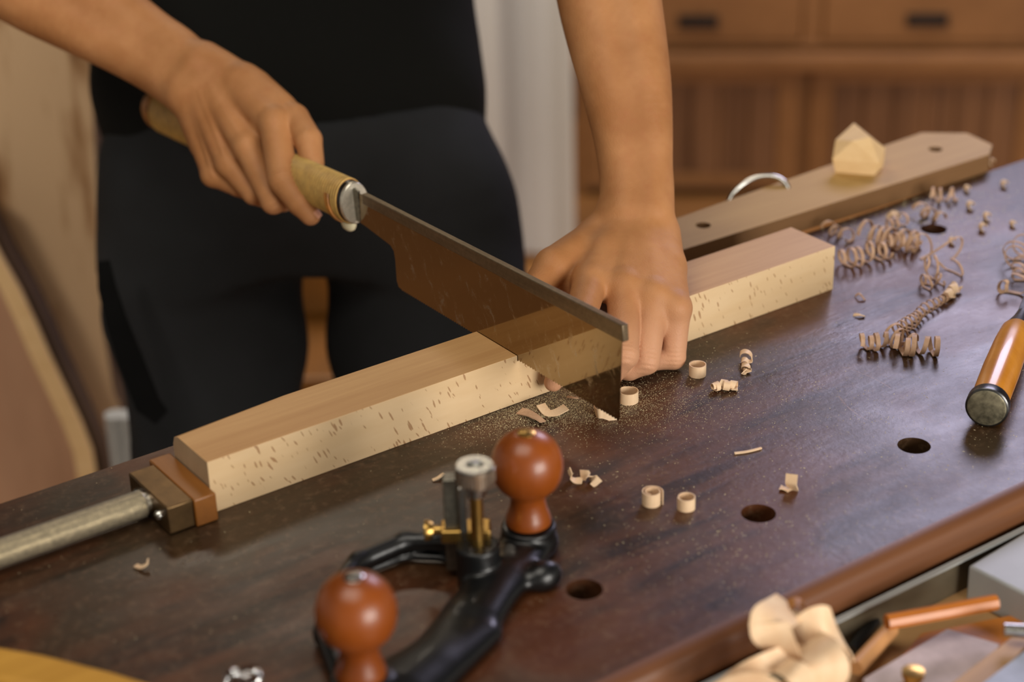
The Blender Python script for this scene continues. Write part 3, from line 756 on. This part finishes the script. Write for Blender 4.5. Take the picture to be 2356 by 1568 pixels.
# nails
def nail(tip, prev, up, w, l_):
    global vv
    ax = nrm(tip-prev); up = nrm(up-ax*(up @ ax)); sd_ = np.cross(ax, up); vs = []; n = 7
    for i in range(n):
        for j in range(n):
            a = (i/(n-1)-.5)*2; b = (j/(n-1)-.5)*2; s_ = math.sqrt(max(0, 1-.35*max(0, abs(b)-.2)))
            vs.append(tip+ax*(l_*b*.5)+sd_*(w*.5*a*s_)+up*(-.28*w*a*a*.5+.0-.5*(b*b)*.9))
    b0 = len(vv); vv = np.concatenate([vv, np.array(vs)])
    for i in range(n-1):
        for j in range(n-1): ff.append((b0+i*n+j, b0+i*n+j+1, b0+(i+1)*n+j+1, b0+(i+1)*n+j)); mi.append(1)
def nailon(ch, upv, w=10., l_=11.):
    tip, r = ch[-1]; prev = ch[-2][0]; ax = nrm(tip-prev); u_ = nrm(upv-ax*(upv @ ax)); nail(tip+ax*1.+u_*(r+.15), prev+u_*(r+.15), u_, w, l_)
nailon(gi, RT*.75-NH*.35+UP*.1, 9.5, 11)
person = tag(empty('person', V3(cpt(690, 300)[0], cpt(690, 300)[1], FL)), 'craftsman in a black shirt and dark trousers, sawing a plank held down with one hand', 'person')
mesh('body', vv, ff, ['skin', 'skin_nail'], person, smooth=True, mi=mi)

# shirt
hem0 = cpt(690, 385)[2]
def shclip(p):
    a = (p-BC) @ R0; z = hem0+.00035*a*a*1.0+np.sin(a*.03)*3; return z-p[:, 2]
slR = [(shR, 86.), (shR*.35+elR*.65, 66.)]; slL = [(shL, 86.), (shL*.35+elL*.65, 66.)]
def wrinkle(fn, am, wl):
    def f2(p):
        d = fn(p); a = (p @ R0); return d+am*np.sin(a/wl+np.sin(p[:, 2]/(wl*1.7))*1.6)*np.cos(p[:, 2]/(wl*1.3)+a/(wl*2.2))
    return f2
sf = wrinkle(blob([torso, slR, slL, [(shR, 90.), (cpt(650, -480), 100.), (shL, 90.)]], 50., .62, shclip), 3., 34.)
v_, f_ = surface(sf, V3(-300, 0, -500), V3(1200, 1500, 1000), 8.)
mesh('shirt', v_, f_, 'shirt', person, smooth=True)['label'] = 'black shirt'
# trousers with apron panels
legL = down(legL, 70.); legR = down(legR, 70.)
zcr = cpt(718, 560)[2]
pel = blob([[(cpt(695, 240), 418*px2), (cpt(700, 500), 436*px2)]], 10., .58, lambda p: np.maximum(p[:, 2]-(hem0+90), zcr-p[:, 2]))
lg = blob([legL, legR], 12., .58, lambda p: p[:, 2]-(hem0+80))
tf = wrinkle(lambda p: smin(pel(p), lg(p), 40.), 4., 42.)
v_, f_ = surface(tf, V3(-300, 0, FL-5), V3(1200, 1500, 300), 8.)
mesh('trousers', v_, f_, 'apron', person, smooth=True)['label'] = 'dark slate work trousers'
g = G(); pth = [pt(u, v, 1870) for u, v in ((238, 600), (246, 660), (268, 740), (300, 830), (340, 930), (372, 960))]
g.ribbon(np.array(pth), nrm(RT+UP*.2), [12, 18, 22, 26, 26, 18], 5); g.obj('hanging_strap', 'apron_strap', person, smooth='auto')['label'] = 'black strap hanging at the hip'

# ================================================================== ROUTER PLANE
K1, K2 = V3(146, -173, 0), V3(-29, -248, 0); PP = V3(96, -187, 0)
def caprc(pr_): 
    return pr_
bar = [(K2+V3(0, 0, 8), V3(20, -246, 8), 17, 17), (V3(20, -246, 8), V3(66, -218, 8), 17, 15), (V3(66, -218, 8), V3(112, -200, 8), 15, 14), (V3(112, -200, 8), K1+V3(0, 0, 8), 15, 19), (V3(-6, -256, 6), V3(60, -236, 6), 24, 16), (V3(70, -222, 8), V3(104, -196, 8), 18, 20)]
arch = [V3(-30, -225, 8), V3(-16, -182, 9), V3(6, -152, 11), V3(38, -133, 13), V3(74, -134, 15), V3(94, -152, 17), V3(100, -174, 18)]
def iron(p):
    d = None
    q = p.copy(); q[:, 2] = (q[:, 2]-6)*1.9+6
    for a, b, ra, rb in bar:
        e = rcone(q, a, b, ra, rb); d = e if d is None else smin(d, e, 5)
    d = d*.75
    for a, b in zip(arch[:-1], arch[1:]): d = smin(d, rcone(p, a, b, 6.4, 6.4), 4)
    for a, b in zip(arch[:-1], arch[1:]): d = smin(d, rcone(q, V3(a[0], a[1], 5), V3(b[0], b[1], 5), 5.6, 5.6)*.8, 3)
    for c, r, h_ in ((K1, 17., 19.), (K2, 17., 19.), (PP, 13., 30.)):
        v = p-c; rr_ = np.hypot(v[:, 0], v[:, 1])-r; zz_ = np.abs(v[:, 2]-h_/2)-h_/2
        e = np.minimum(np.maximum(rr_, zz_), 0)+np.hypot(np.maximum(rr_, 0), np.maximum(zz_, 0))-1.2; d = smin(d, e, 4)
    v = p-V3(128, -214, 8); d = smin(d, np.linalg.norm(v*V3(.8, 1, 1), axis=1)-10, 6)
    return np.maximum(d, .4-p[:, 2])
v_, f_ = surface(iron, V3(-75, -300, -6), V3(190, -105, 44), 1.3)
root = tag(empty('router_plane', V3(58, -205, 0)), 'black cast iron router plane with two round brown knobs on the bench front', 'hand plane')
mesh('plane_body', v_, f_, 'black_iron', root, smooth=True)['label'] = 'black cast iron body'
kp = [(0, 13.8), (1, 15), (3, 15.2), (7, 14.2), (12, 12.4), (17, 11.6), (21, 11.8), (24, 13.4), (26.5, 16.6), (30, 19.8), (35, 22.4), (41, 23.6), (47, 23.6), (53, 22.2), (58, 19.8), (62.5, 16), (65.5, 11.5), (67, 8), (67.4, 6.5), (67.6, .5)]
for Kc, lb, mt in ((K1, 'brown turned knob nearer the plank', 'brass'), (K2, 'brown turned knob nearest the camera', 'steel')):
    g = G(); g.lathe(Kc+V3(0, 0, 21), (0, 0, 1), kp, 48); kb = g.obj('knob', 'knob_wood', root, smooth='auto'); kb['label'] = lb
    g = G(); g.lathe(Kc+V3(0, 0, 87.8), (0, 0, 1), [(0, 6), (1.2, 6), (1.9, 4.5), (2, .5)], 24)
    q = g.obj('knob_screw', mt, kb, smooth='auto', origin=Kc+V3(0, 0, 87.8))
rd = pz(1100, 1255, 30)
g = G(); g.lathe(rd, (0, 0, 1), [(-4, 4.2), (48, 4.2)], 20); g.obj('threaded_rod', 'brass', root, smooth='auto')['label'] = 'brass rod'
wz = 76.
g = G(); pr = [(38, 6.5), (44, 7), (44.1, 8.6), (47, 8.8), (47.2, 11.4)]
g.lathe(rd, (0, 0, 1), pr+[(48, 12.2), (59, 12.2), (60, 11.4), (60, 5.5), (57.5, 5), (57.5, .5)], 40)
for i in range(36):
    q = i*2*math.pi/36; c = rd+V3(12.2*math.cos(q), 12.2*math.sin(q), 49); g.box(c-V3(.4, .4, 0), (.9, 0, 0), (0, .9, 0), (0, 0, 9))
g.obj('adjusting_wheel', 'steel', root, smooth='auto')['label'] = 'knurled silver adjusting wheel'
cu = pz(1048, 1236, 28); hx_ = nrm(V3(RT[0], RT[1], 0)); hy_ = np.cross(V3(0, 0, 1), hx_)
g = G(); g.box(cu-hx_*6.5-hy_*5+V3(0, 0, -22), hx_*10, hy_*10, (0, 0, 68)); g.obj('cutter_shank', 'worn_steel', root, bev=.8)['label'] = 'square steel cutter shank'
g = G(); c = cu+hx_*6.5-hy_*6; g.box(c-hx_*3-hy_*3+V3(0, 0, -2), hx_*5, hy_*5, (0, 0, 44)); g.obj('guide_post', 'steel', root, bev=.6)
g = G(); g.box(cu-hx_*9-hy_*9+V3(0, 0, 1), hx_*32, hy_*16, (0, 0, 9)); g.obj('clamp_collar', 'brass', root, bev=1.2)['label'] = 'brass collar'
g = G(); ts = cu-hx_*9+V3(0, 0, 6); g.lathe(ts, -hx_+V3(0, 0, 0), [(0, 3), (5, 3), (5.1, 5.2), (8, 6.8), (10.5, 6.8), (11, 5)], 20); g.obj('thumbscrew', 'brass', root, smooth='auto')['label'] = 'small brass thumbscrew'

# ================================================================== CHISEL at the right
root0 = pz(2262, 990, 0); e1_ = pz(2352, 770, 14)
cA = pt(2270, 936, 1334.); cA = pz(2270, 938, 16.5); cB = pz(2338, 765, 14.)
dc = nrm(cB-cA); dc[2] *= .3; dc = nrm(dc)
root = tag(empty('chisel', V3(cA[0], cA[1], 0)), 'chisel with glossy orange wooden handle and steel striking ring at the right bench side', 'chisel')
Lh = np.linalg.norm(cB-cA)
g = G(); g.lathe(cA, dc, [(9, 13.2), (14, 13.8), (Lh*.45, 14.2), (Lh*.8, 13.4), (Lh-4, 12), (Lh+2, 10)], 40); g.obj('handle', 'chisel_wood', root, smooth='auto')['label'] = 'glossy orange wooden handle'
g = G(); g.lathe(cA, dc, [(0, 13.4), (.2, 15), (1, 15.8), (9, 15.8), (10, 15.2), (10.2, 12)], 44); g.obj('striking_ring', 'dark_steel', root, smooth='auto')['label'] = 'dark steel ring'
g = G(); g.lathe(cA-dc*.5, dc, [(0, 13.), (.6, 14.2), (3, 14.2)], 40); g.obj('striking_face', 'scuffed_steel', root, smooth='auto')['label'] = 'scuffed round striking face'
g = G(); g.lathe(cA, dc, [(Lh+1, 10.4), (Lh+10, 8.6), (Lh+22, 6.2), (Lh+34, 5)], 28); g.obj('ferrule', 'dark_steel', root, smooth='auto')['label'] = 'conical steel socket'
s0 = cA+dc*(Lh+30); w_ = np.cross(dc, V3(0, 0, 1)); s0[2] = s0[2]
g = G(); g.loft([[s0+dc*d-V3(0, 0, zz_)+w_*a*ww+V3(0, 0, b*hh) for a, b in ((-1, -1), (1, -1), (1, 1), (-1, 1))] for d, ww, hh, zz_ in ((0, 4, 4, 0), (30, 4.5, 4, 3), (55, 6, 3, 6), (140, 6.5, 2.2, 7))]); g.obj('blade', 'dark_steel', root, bev=.6)['label'] = 'dark steel shaft'

# ================================================================== SMALL WOOD CURLS ON THE BENCH
def ringcurl(u, v, rpx, hmm, label, turns=1.12, inner=0., mat='shaving', a0=0.5, flat=1., grp='rolled shavings on the bench'):
    c = pz(u, v+10, 0); r = rpx*np.linalg.norm(c-CAM)/FPX
    th = np.linspace(0, 2*math.pi*turns, int(40*turns)); rr_ = r*(1-inner*th/th[-1])
    path = np.stack([c[0]+rr_*np.cos(th+a0), c[1]+rr_*np.sin(th+a0)*flat, np.full_like(th, hmm/2+.1)], 1)
    g = G(); g.ribbon(path, V3(0, 0, 1), hmm, .7); o = g.obj('wood_curl', mat, smooth='auto')
    return tag(o, label, 'wood shaving', grp)
ringcurl(1605, 852, 19, 9.5, 'ring shaped curl standing right of the pressing hand', 1.15, .06, a0=1.2)
ringcurl(1446, 912, 22, 9., 'ring shaped curl standing just right of the saw blade tip')
ringcurl(1500, 1148, 25, 10, 'larger spiral curl with an inner roll, left of the pair', 1.75, .45, a0=-.9)
ringcurl(1579, 1158, 20, 9., 'smaller round curl, right of the pair near the middle dog hole', 1.1, .1, a0=2.6)
def bentchip(pts, wd, th, label, n=None, mat='shaving', tw=None):
    # pts: bench-mm polyline smoothed; wd: width vector
    P_ = np.array(pts, float); s_ = np.linspace(0, len(P_)-1, 26); out = []
    for q in s_:
        i = int(min(q, len(P_)-2)); f = q-i; p0 = P_[max(i-1, 0)]; p1 = P_[i]; p2 = P_[i+1]; p3 = P_[min(i+2, len(P_)-1)]
        out.append(.5*((2*p1)+(-p0+p2)*f+(2*p0-5*p1+4*p2-p3)*f*f+(-p0+3*p1-3*p2+p3)*f**3))
    g = G(); g.ribbon(np.array(out), nrm(wd), np.linalg.norm(wd), th); o = g.obj('wood_chip', mat, smooth='auto')
    return tag(o, label, 'wood shaving')
def B(u, v, z): return pz(u, v, z)
a = B(1795, 1120, .8); bentchip([a, B(1822, 1124, .8), B(1820, 1112, 6), B(1822, 1090, 12)], -nrm(B(1824, 1080, 5)-B(1792, 1076, 5))*0+V3(0, 8, 0)+V3(-3, 0, 0), .7, 'L shaped folded chip above the middle dog hole')
bentchip([B(1314, 1082, 9), B(1311, 1094, 4), B(1322, 1104, 1.2), B(1340, 1105, 1.5)], V3(2, 6, 1), .7, 'curved chip right of the plane knob, left half of a touching pair')
bentchip([B(1336, 1092, 4), B(1352, 1094, 5), B(1364, 1102, 3), B(1376, 1114, 1)], V3(-3, 9, 2)*.8, .8, 'ribbed curved chip, right half of the touching pair near the knob')
bentchip([B(1690, 1042, .8), B(1720, 1038, .9), B(1752, 1030, .8)], V3(0, 1.6, 0), 1.2, 'thin straight pale splinter lying alone above the curls', mat='shaving')
bentchip([B(1244, 930, 3.5), B(1258, 948, 1), B(1275, 950, .8), B(1303, 936, 3)], V3(4, 6, 2), .8, 'boat shaped chip under the saw teeth beside the plank')
bentchip([B(1195, 945, 2), B(1215, 950, 3), B(1235, 960, 2.5), B(1250, 970, 1)], V3(3, 7.5, 0), .9, 'ribbed brown chip above the far plane knob', mat='shaving_dark')
bentchip([B(1368, 940, 1), B(1374, 950, 5), B(1390, 952, 5), B(1420, 962, 1)], V3(0, 2, 7), .8, 'small pale chip just behind the saw blade tip')
bentchip([B(995, 1104, .8), B(1008, 1098, 2), B(1022, 1088, 2)], V3(0, 2.6, 0), .7, 'small orange chip left of the silver adjusting wheel')
bentchip([B(1305, 912, 1), B(1318, 914, 2), B(1330, 915, 1)], V3(1, 2, 0), .6, 'tiny flat chip close under the saw blade', mat='shaving_dark')
bentchip([B(1968, 680, 1), B(1978, 676, 4), B(1990, 690, .8)], V3(2, 2, 0), .6, 'small dark twisted bit between plank end and long coil', mat='shaving_dark')
bentchip([B(1964, 724, 1), B(1978, 724, 2), B(1990, 727, 1)], V3(0, 3, 0), .7, 'small flat bit left of the coiled shavings', mat='shaving')
bentchip([B(312, 1300, 1), B(324, 1304, 2), B(336, 1298, 4), B(340, 1288, 5)], V3(2, 3, 0), .8, 'small pale bit on the bench below the clamp screw')
bentchip([B(2040, 500, 1), B(2055, 490, 6), B(2070, 495, 1)], V3(4, 5, 2), .8, 'short light curl above the far coils')
def coil(p0, p1, r, turns, w, label, mat='shaving_dark', r1=None, name='coiled_shaving', cat='wood shaving', jit=.12, th=.6, grp=None):
    p0 = np.asarray(p0, float); p1 = np.asarray(p1, float); ax = nrm(p1-p0); a = nrm(np.cross(ax, V3(0, 0, 1))); b = np.cross(a, ax)
    n = int(22*turns); q = np.linspace(0, 1, n); ang = q*turns*2*math.pi; R_ = r+(0 if r1 is None else (r1-r))*q
    R_ = R_*(1+jit*np.sin(q*17+p0[0])); pth = p0+np.outer(q, p1-p0)+(np.cos(ang)*R_)[:, None]*a+(np.sin(ang)*R_)[:, None]*b+np.stack([np.sin(q*9+1)*r*jit*2, np.cos(q*11)*r*jit*2, q*0], 1)
    pth[:, 2] = np.maximum(pth[:, 2], w*.35)
    g = G(); g.ribbon(pth, np.tile(ax, (n, 1)), w, th); o = g.obj(name, mat, smooth='auto'); return tag(o, label, cat, grp)
coil(B(1978, 790, 6), B(2072, 778, 7), 6.5, 5, 3.4, 'short coiled shaving pointing left of the front tangle')
coil(B(2058, 795, 7), B(2160, 796, 7), 8., 4.6, 3.8, 'wide loose coil at the right of the front tangle')
coil(B(2062, 762, 5), B(2185, 672, 4), 6.2, 13, 2.2, 'long narrow corkscrew shaving running up towards the pale cone', r1=3.2)
coil(B(2050, 770, 6), B(2100, 790, 5), 9., 2.5, 2.2, 'messy loops in the middle of the front tangle')
coil(B(1716, 818, 4), B(1714, 856, 2), 4.5, 3.2, 5.5, 'small pointed cone curl standing right of the ring curls', mat='shaving', r1=1.2)
coil(B(1640, 892, 3), B(1662, 884, 3), 3.2, 2.6, 4., 'left stubby roll of the small pair right of the blade', mat='shaving')
coil(B(1662, 884, 4), B(1692, 888, 3), 3.8, 3., 5., 'right stubby roll of the small pair right of the blade', mat='shaving')
coil(B(2178, 684, 4), B(2200, 656, 6), 4.5, 2, 9., 'pale rolled cone at the end of the long corkscrew', mat='shaving', r1=4.)
coil(B(1930, 600, 7), B(2040, 572, 8), 9., 5, 3.2, 'coil beside the far plank end, nearest the plank')
coil(B(1985, 535, 8), B(2110, 560, 8), 10., 6, 3.2, 'coil lying above the plank end towards the far dog hole')
coil(B(2040, 560, 6), B(2110, 545, 7), 8., 4, 3., 'small coil between the two far coils')
coil(B(2100, 570, 6), B(2190, 590, 5), 13., 1.6, 1.8, 'wide thin loop beside the far dog hole', jit=.3)
coil(B(2120, 625, 6), B(2190, 610, 5), 9., 2.2, 2., 'thin tangled loops above the long corkscrew', jit=.3)
coil(B(2120, 655, 5), B(2165, 640, 5), 6., 3, 2., 'tight dark loops just above the long corkscrew', jit=.3)
coil(B(1900, 520, 5), B(1960, 545, 5), 6., 3, 2.4, 'small coil between the plank end and the slotted board')
coil(B(2110, 478, 6), B(2165, 505, 5), 6., 2.5, 4., 'curl just beyond the far dog hole')
coil(B(2040, 520, 5), B(2080, 500, 6), 6., 2.5, 3., 'curl standing in the middle of the far group')
coil(B(2140, 450, 5), B(2200, 450, 5), 7., 3, 2.6, 'curl farthest away near the slotted board')
coil(B(2330, 600, 10), B(2356, 560, 10), 11., 3, 3., 'tangled curl at the right picture edge behind the chisel')
coil(B(2300, 670, 5), B(2350, 650, 8), 9., 1.4, 3.4, 'open hook shaped curl left of the chisel shaft', jit=.3)
coil(B(2340, 640, 6), B(2352, 600, 8), 7., 2.5, 3., 'curl resting above the chisel shaft')
for i, (u, v) in enumerate([(2310, 430), (2232, 480), (2270, 505), (2190, 560), (2225, 440), (2260, 530), (2330, 520), (2280, 380)]):
    c = B(u, v, 0); r_ = rng.uniform(2.4, 3.6); g = G(); th = np.linspace(0, 4.6, 14)
    g.ribbon(np.stack([c[0]+r_*np.cos(th), c[1]+np.zeros(14), c[2]+r_+.3+r_*np.sin(th)], 1), V3(.2, 1, 0), 4.5, .7)
    tag(g.obj('wood_crumb', 'shaving', smooth='auto'), 'small curled crumb of wood scattered on the far right of the bench', 'wood shaving', 'crumbs at the far right of the bench')

# ---- foreground pile of wide shavings at the front edge
def strip(pts, w, label, wd, mat='shaving'):
    return bentchip(pts, nrm(wd)*w, .9, label, mat=mat)
D = lambda u, v, t: pt(u, v, t)
strip([D(1822, 1392, 1116), D(1806, 1402, 1106), D(1786, 1414, 1094), D(1768, 1434, 1086), D(1780, 1466, 1086), D(1800, 1500, 1092), D(1826, 1530, 1104)], 24, 'wide folded shaving standing highest on the front pile, left side', RT*.88-UP*.45)
strip([D(1838, 1500, 1118), D(1842, 1470, 1106), D(1872, 1436, 1100), D(1905, 1432, 1102), D(1932, 1462, 1110), D(1946, 1500, 1118)], 20, 'wide shaving arching on the right of the front pile top', RT*.45-UP*.9)
strip([D(1862, 1478, 1098), D(1888, 1496, 1082), D(1908, 1526, 1076), D(1912, 1566, 1080), D(1896, 1600, 1092)], 23, 'broad pinkish shaving bulging at the right of the front pile', RT*.85+UP*.45)
strip([D(1660, 1592, 1100), D(1704, 1556, 1090), D(1752, 1530, 1086), D(1800, 1512, 1090), D(1846, 1506, 1098)], 13, 'narrow shaving curling across the bottom of the front pile', RT*.25-UP*1.)
strip([D(1640, 1600, 1085), D(1690, 1572, 1076), D(1736, 1568, 1076), D(1776, 1590, 1084), D(1790, 1620, 1092)], 17, 'shaving at the lower left of the front pile', NH*.6-UP*.8)
strip([D(1800, 1530, 1082), D(1830, 1544, 1074), D(1850, 1572, 1074), D(1846, 1610, 1082)], 15, 'small folded shaving in the middle of the front pile', RT*.9+UP*.3)
c = D(1833, 1402, 1112); g = G(); th = np.linspace(0, 5.6, 26); g.ribbon(np.array([c+RT*5*math.cos(q)+UP*4.6*math.sin(q)+NH*q*.4 for q in th]), NH, 9, .7)
tag(g.obj('wood_curl', 'rattan_dark', smooth='auto'), 'small orange brown curl tucked behind the top of the front pile', 'wood shaving')

# ================================================================== FRONT TOOL TRAY
TZ = -50.; TY1 = -331.; TY0 = -640.
root = tag(empty('tool_tray', V3(420, -480, FL)), 'open tool tray with grey metal rim along the front of the bench', 'tray')
g = G(); g.aabb(120, 900, TY0, TY1, TZ-10, TZ); g.obj('tray_bottom', 'tray_wood', root)
g = G(); g.aabb(120, 900, TY1-1.5, TY1, TZ, -24); g.obj('rear_wall', 'tray_metal', root)
g = G(); g.aabb(120, 900, TY1-4.2, TY1, -23.9, -22.4); g.obj('rim', 'gray_metal_box', root)['label'] = 'thin bright metal rim'
g = G(); g.aabb(120, 900, TY0, TY0+8, TZ, -30); g.aabb(120, 128, TY0, TY1-4, TZ, -30); g.aabb(892, 900, TY0, TY1-4, TZ, -30); g.obj('side_wall', 'tray_wood', root)
for lx in (160, 830):
    g = G(); g.aabb(lx, lx+40, -600, -380, FL, TZ-10); g.obj('leg', 'bench_edge', root)
def flat_item(name, mat, quad, z0, z1, label, cat, bev=.6, **kw):
    b_ = [pz(u, v, z1) for u, v in quad]; g = G(); g.loft([[V3(p[0], p[1], z0) for p in b_], [V3(p[0], p[1], z1) for p in b_]])
    return tag(g.obj(name, mat, bev=bev), label, cat)
flat_item('metal_box', 'gray_metal_box', [(2228, 1300), (2420, 1395), (2560, 1290), (2370, 1215)], TZ+.2, -22, 'grey metal box standing in the tray at the right edge', 'box', 2.)
flat_item('plywood_offcut', 'plywood', [(1960, 1640), (2120, 1455), (2420, 1395), (2500, 1560), (2200, 1700)], TZ+.2, TZ+6, 'orange brown wooden panel lying in the tray under the papers', 'panel')
flat_item('paper_sheet', 'paper', [(1985, 1560), (2180, 1445), (2300, 1480), (2240, 1600), (2050, 1680)], TZ+6.2, TZ+9, 'pale pinkish sheet lying in the tray', 'paper')
flat_item('wooden_ruler', 'tray_wood', [(2150, 1600), (2330, 1462), (2375, 1470), (2240, 1620)], TZ+9.2, TZ+20, 'tan wooden strip beside the pale sheet in the tray', 'strip')
flat_item('notebook', 'paper_blue', [(2170, 1640), (2380, 1478), (2500, 1560), (2330, 1700)], TZ+6.2, TZ+24, 'bluish grey notebook in the bottom right corner', 'notebook')
def rod(name, q0, q1, z, r, mat, label, cat, n=10):
    a, b = pz(*q0, z), pz(*q1, z); g = G(); g.tube([a, b], r, n); return tag(g.obj(name, mat, smooth='auto'), label, cat)
rod('pencil', (2040, 1430), (2292, 1384), TZ+30, 5.2, 'orange_paint', 'orange pencil resting across the tray, pointing left', 'pencil', 8)
rod('dowel', (1968, 1535), (2050, 1446), TZ+14, 5.5, 'pencil_wood', 'short pinkish wooden dowel between shavings and orange pencil', 'dowel')
rod('marker', (1960, 1500), (2010, 1430), TZ+8, 5, 'black_plastic', 'black marker lying in the tray behind the shavings', 'marker')
rod('drill_bit', (2310, 1448), (2400, 1452), TZ+32, 4.5, 'steel', 'shiny metal rod at the right edge of the tray', 'rod')
g = G(); c = pz(2100, 1558, TZ+24); g.lathe(V3(c[0], c[1], TZ+9), (0, 0, 1), [(0, 9), (6, 9), (7, 6), (15, 5), (16, 7), (20, 7), (21, 2)], 20)
tag(g.obj('brass_fitting', 'brass', smooth='auto'), 'small brass fitting standing in the tray by the pale sheet', 'fitting')

# ================================================================== NEAR LEFT ITEMS
a, b, c_ = pz(-120, 1462, 26), pz(100, 1500, 26), pz(420, 1590, 26)
g = G(); pth = [a, b, pz(260, 1540, 26), c_, pz(560, 1660, 26)]
dn = nrm(V3(UP[0], UP[1], 0)); rings = []
for i, p in enumerate(pth): 
    w_ = 30+i*1.0; rings.append([V3(p[0], p[1], z)+dn*(-q) for z, q in ((26, 0), (26, w_), (.2, w_), (.2, 0))])
g.loft(rings); ob = g.obj('curved_wood_piece', 'yellow_wood', bev=4); tag(ob, 'yellow curved piece of wood in the bottom left corner', 'wood piece')
c = pz(560, 1562, 8)
root = tag(empty('glass_jar_lid', V3(c[0], c[1], 0)), 'small clear glass knob with bluish glints at the bottom edge', 'glass')
g = G(); g.lathe(V3(c[0], c[1], 0), (0, 0, 1), [(0.2, 8), (6, 9), (9, 12), (11.5, 11), (13, 5), (13.2, .5)], 28); g.obj('glass_knob', 'glass', root, smooth='auto')

# ================================================================== SAWDUST
g = G(); N = 0
def dust(u, v, s):
    p = pz(u, v, 0)
    if p[1] > 105 or p[1] < -318: return
    if -1 < p[0] < 597 and -1 < p[1] < 56: return
    for hx, hy in holes:
        if math.hypot(p[0]-hx, p[1]-hy) < 12.5: return
    a = rng.uniform(0, math.pi); dx = V3(math.cos(a), math.sin(a), 0)*s*rng.uniform(.6, 1.6); dy = V3(-math.sin(a), math.cos(a), 0)*s*.5; h_ = V3(0, 0, s*.5)
    g.add([p-dx+V3(0, 0, .03), p+dy+V3(0, 0, .03), p+dx+V3(0, 0, .03), p-dy+V3(0, 0, .03), p+h_], [(0, 4, 1), (1, 4, 2), (2, 4, 3), (3, 4, 0)])
for _ in range(11000):
    u = rng.normal(1300, 110); v = rng.normal(930, 26)+(1280-u)*.24*(1 if u < 1290 else .0); dust(u, v, rng.uniform(.16, .42))
for _ in range(2500): dust(rng.normal(1480, 150), rng.normal(915, 45), rng.uniform(.15, .45))
for _ in range(2600): dust(rng.uniform(1150, 2356), rng.normal(950, 130), rng.uniform(.15, .42)*rng.choice([1, 1, 1.6]))
for _ in range(700): dust(rng.uniform(0, 2356), rng.uniform(500, 1500), rng.uniform(.2, .55))
for _ in range(300): dust(rng.normal(1700, 200), rng.normal(1250, 60), rng.uniform(.3, .6))
for _ in range(1200): dust(rng.normal(2080, 110), rng.normal(500, 45), rng.uniform(.3, .9))
ob = g.obj('sawdust', 'sawdust'); tag(ob, 'fine pale sawdust scattered over the bench around the saw', 'sawdust', kind='stuff')

# ================================================================== LIGHT
def area(name, pos, tgt, sx_, sy_, power, color):
    l_ = bpy.data.lights.new(name, 'AREA'); l_.shape = 'RECTANGLE'; l_.size = sx_; l_.size_y = sy_; l_.energy = power; l_.color = color
    o = bpy.data.objects.new(name, l_); COL.objects.link(o); o.location = W(pos)
    o.rotation_euler = (Vector(W(tgt))-Vector(W(pos))).to_track_quat('-Z', 'Y').to_euler(); return o
area('window_light', V3(420, -2700, 420), V3(350, 0, 40), 1.5, 1.1, 60, (1., .95, .88))
area('side_window_light', V3(2560, 1180, 1500), V3(430, -280, 0), 1.0, .9, 30, (.80, .75, 1.))
area('top_fill_light', V3(-250, -250, 1650), V3(200, 100, 0), 1.2, 1.2, 17, (1., .93, .82))  # unseen overhead fill, added to lift the plank top and forearms
sl = bpy.data.lights.new('slab_fill_spot', 'SPOT'); sl.energy = 44; sl.spot_size = math.radians(36); sl.spot_blend = .6; sl.shadow_soft_size = .18; sl.color = (1., .9, .78)  # unseen spot, added to brighten the left slabs alone
so = bpy.data.objects.new('slab_fill_spot', sl); COL.objects.link(so); so.location = W(V3(-900, 350, 1150)); so.rotation_euler = (Vector(W(V3(180, 1180, -180)))-Vector(W(V3(-900, 350, 1150)))).to_track_quat('-Z', 'Y').to_euler()
area('cabinet_fill_light', V3(1000, 1800, 1500), V3(1900, 2600, -400), .8, .8, 42, (1., .86, .68))  # unseen warm fill, added to brighten the cabinet
wd_ = bpy.data.worlds.new('world'); SC.world = wd_; wd_.use_nodes = True
bg = wd_.node_tree.nodes['Background']; bg.inputs[0].default_value = (1., .92, .8, 1); bg.inputs[1].default_value = .26
SC.view_settings.view_transform = 'Standard'; SC.view_settings.look = 'None'; SC.view_settings.gamma = 1; SC.view_settings.use_curve_mapping = False
SC.view_settings.exposure = 0.2
for o in bpy.data.objects:
    if 'o_mm' in o: del o['o_mm']
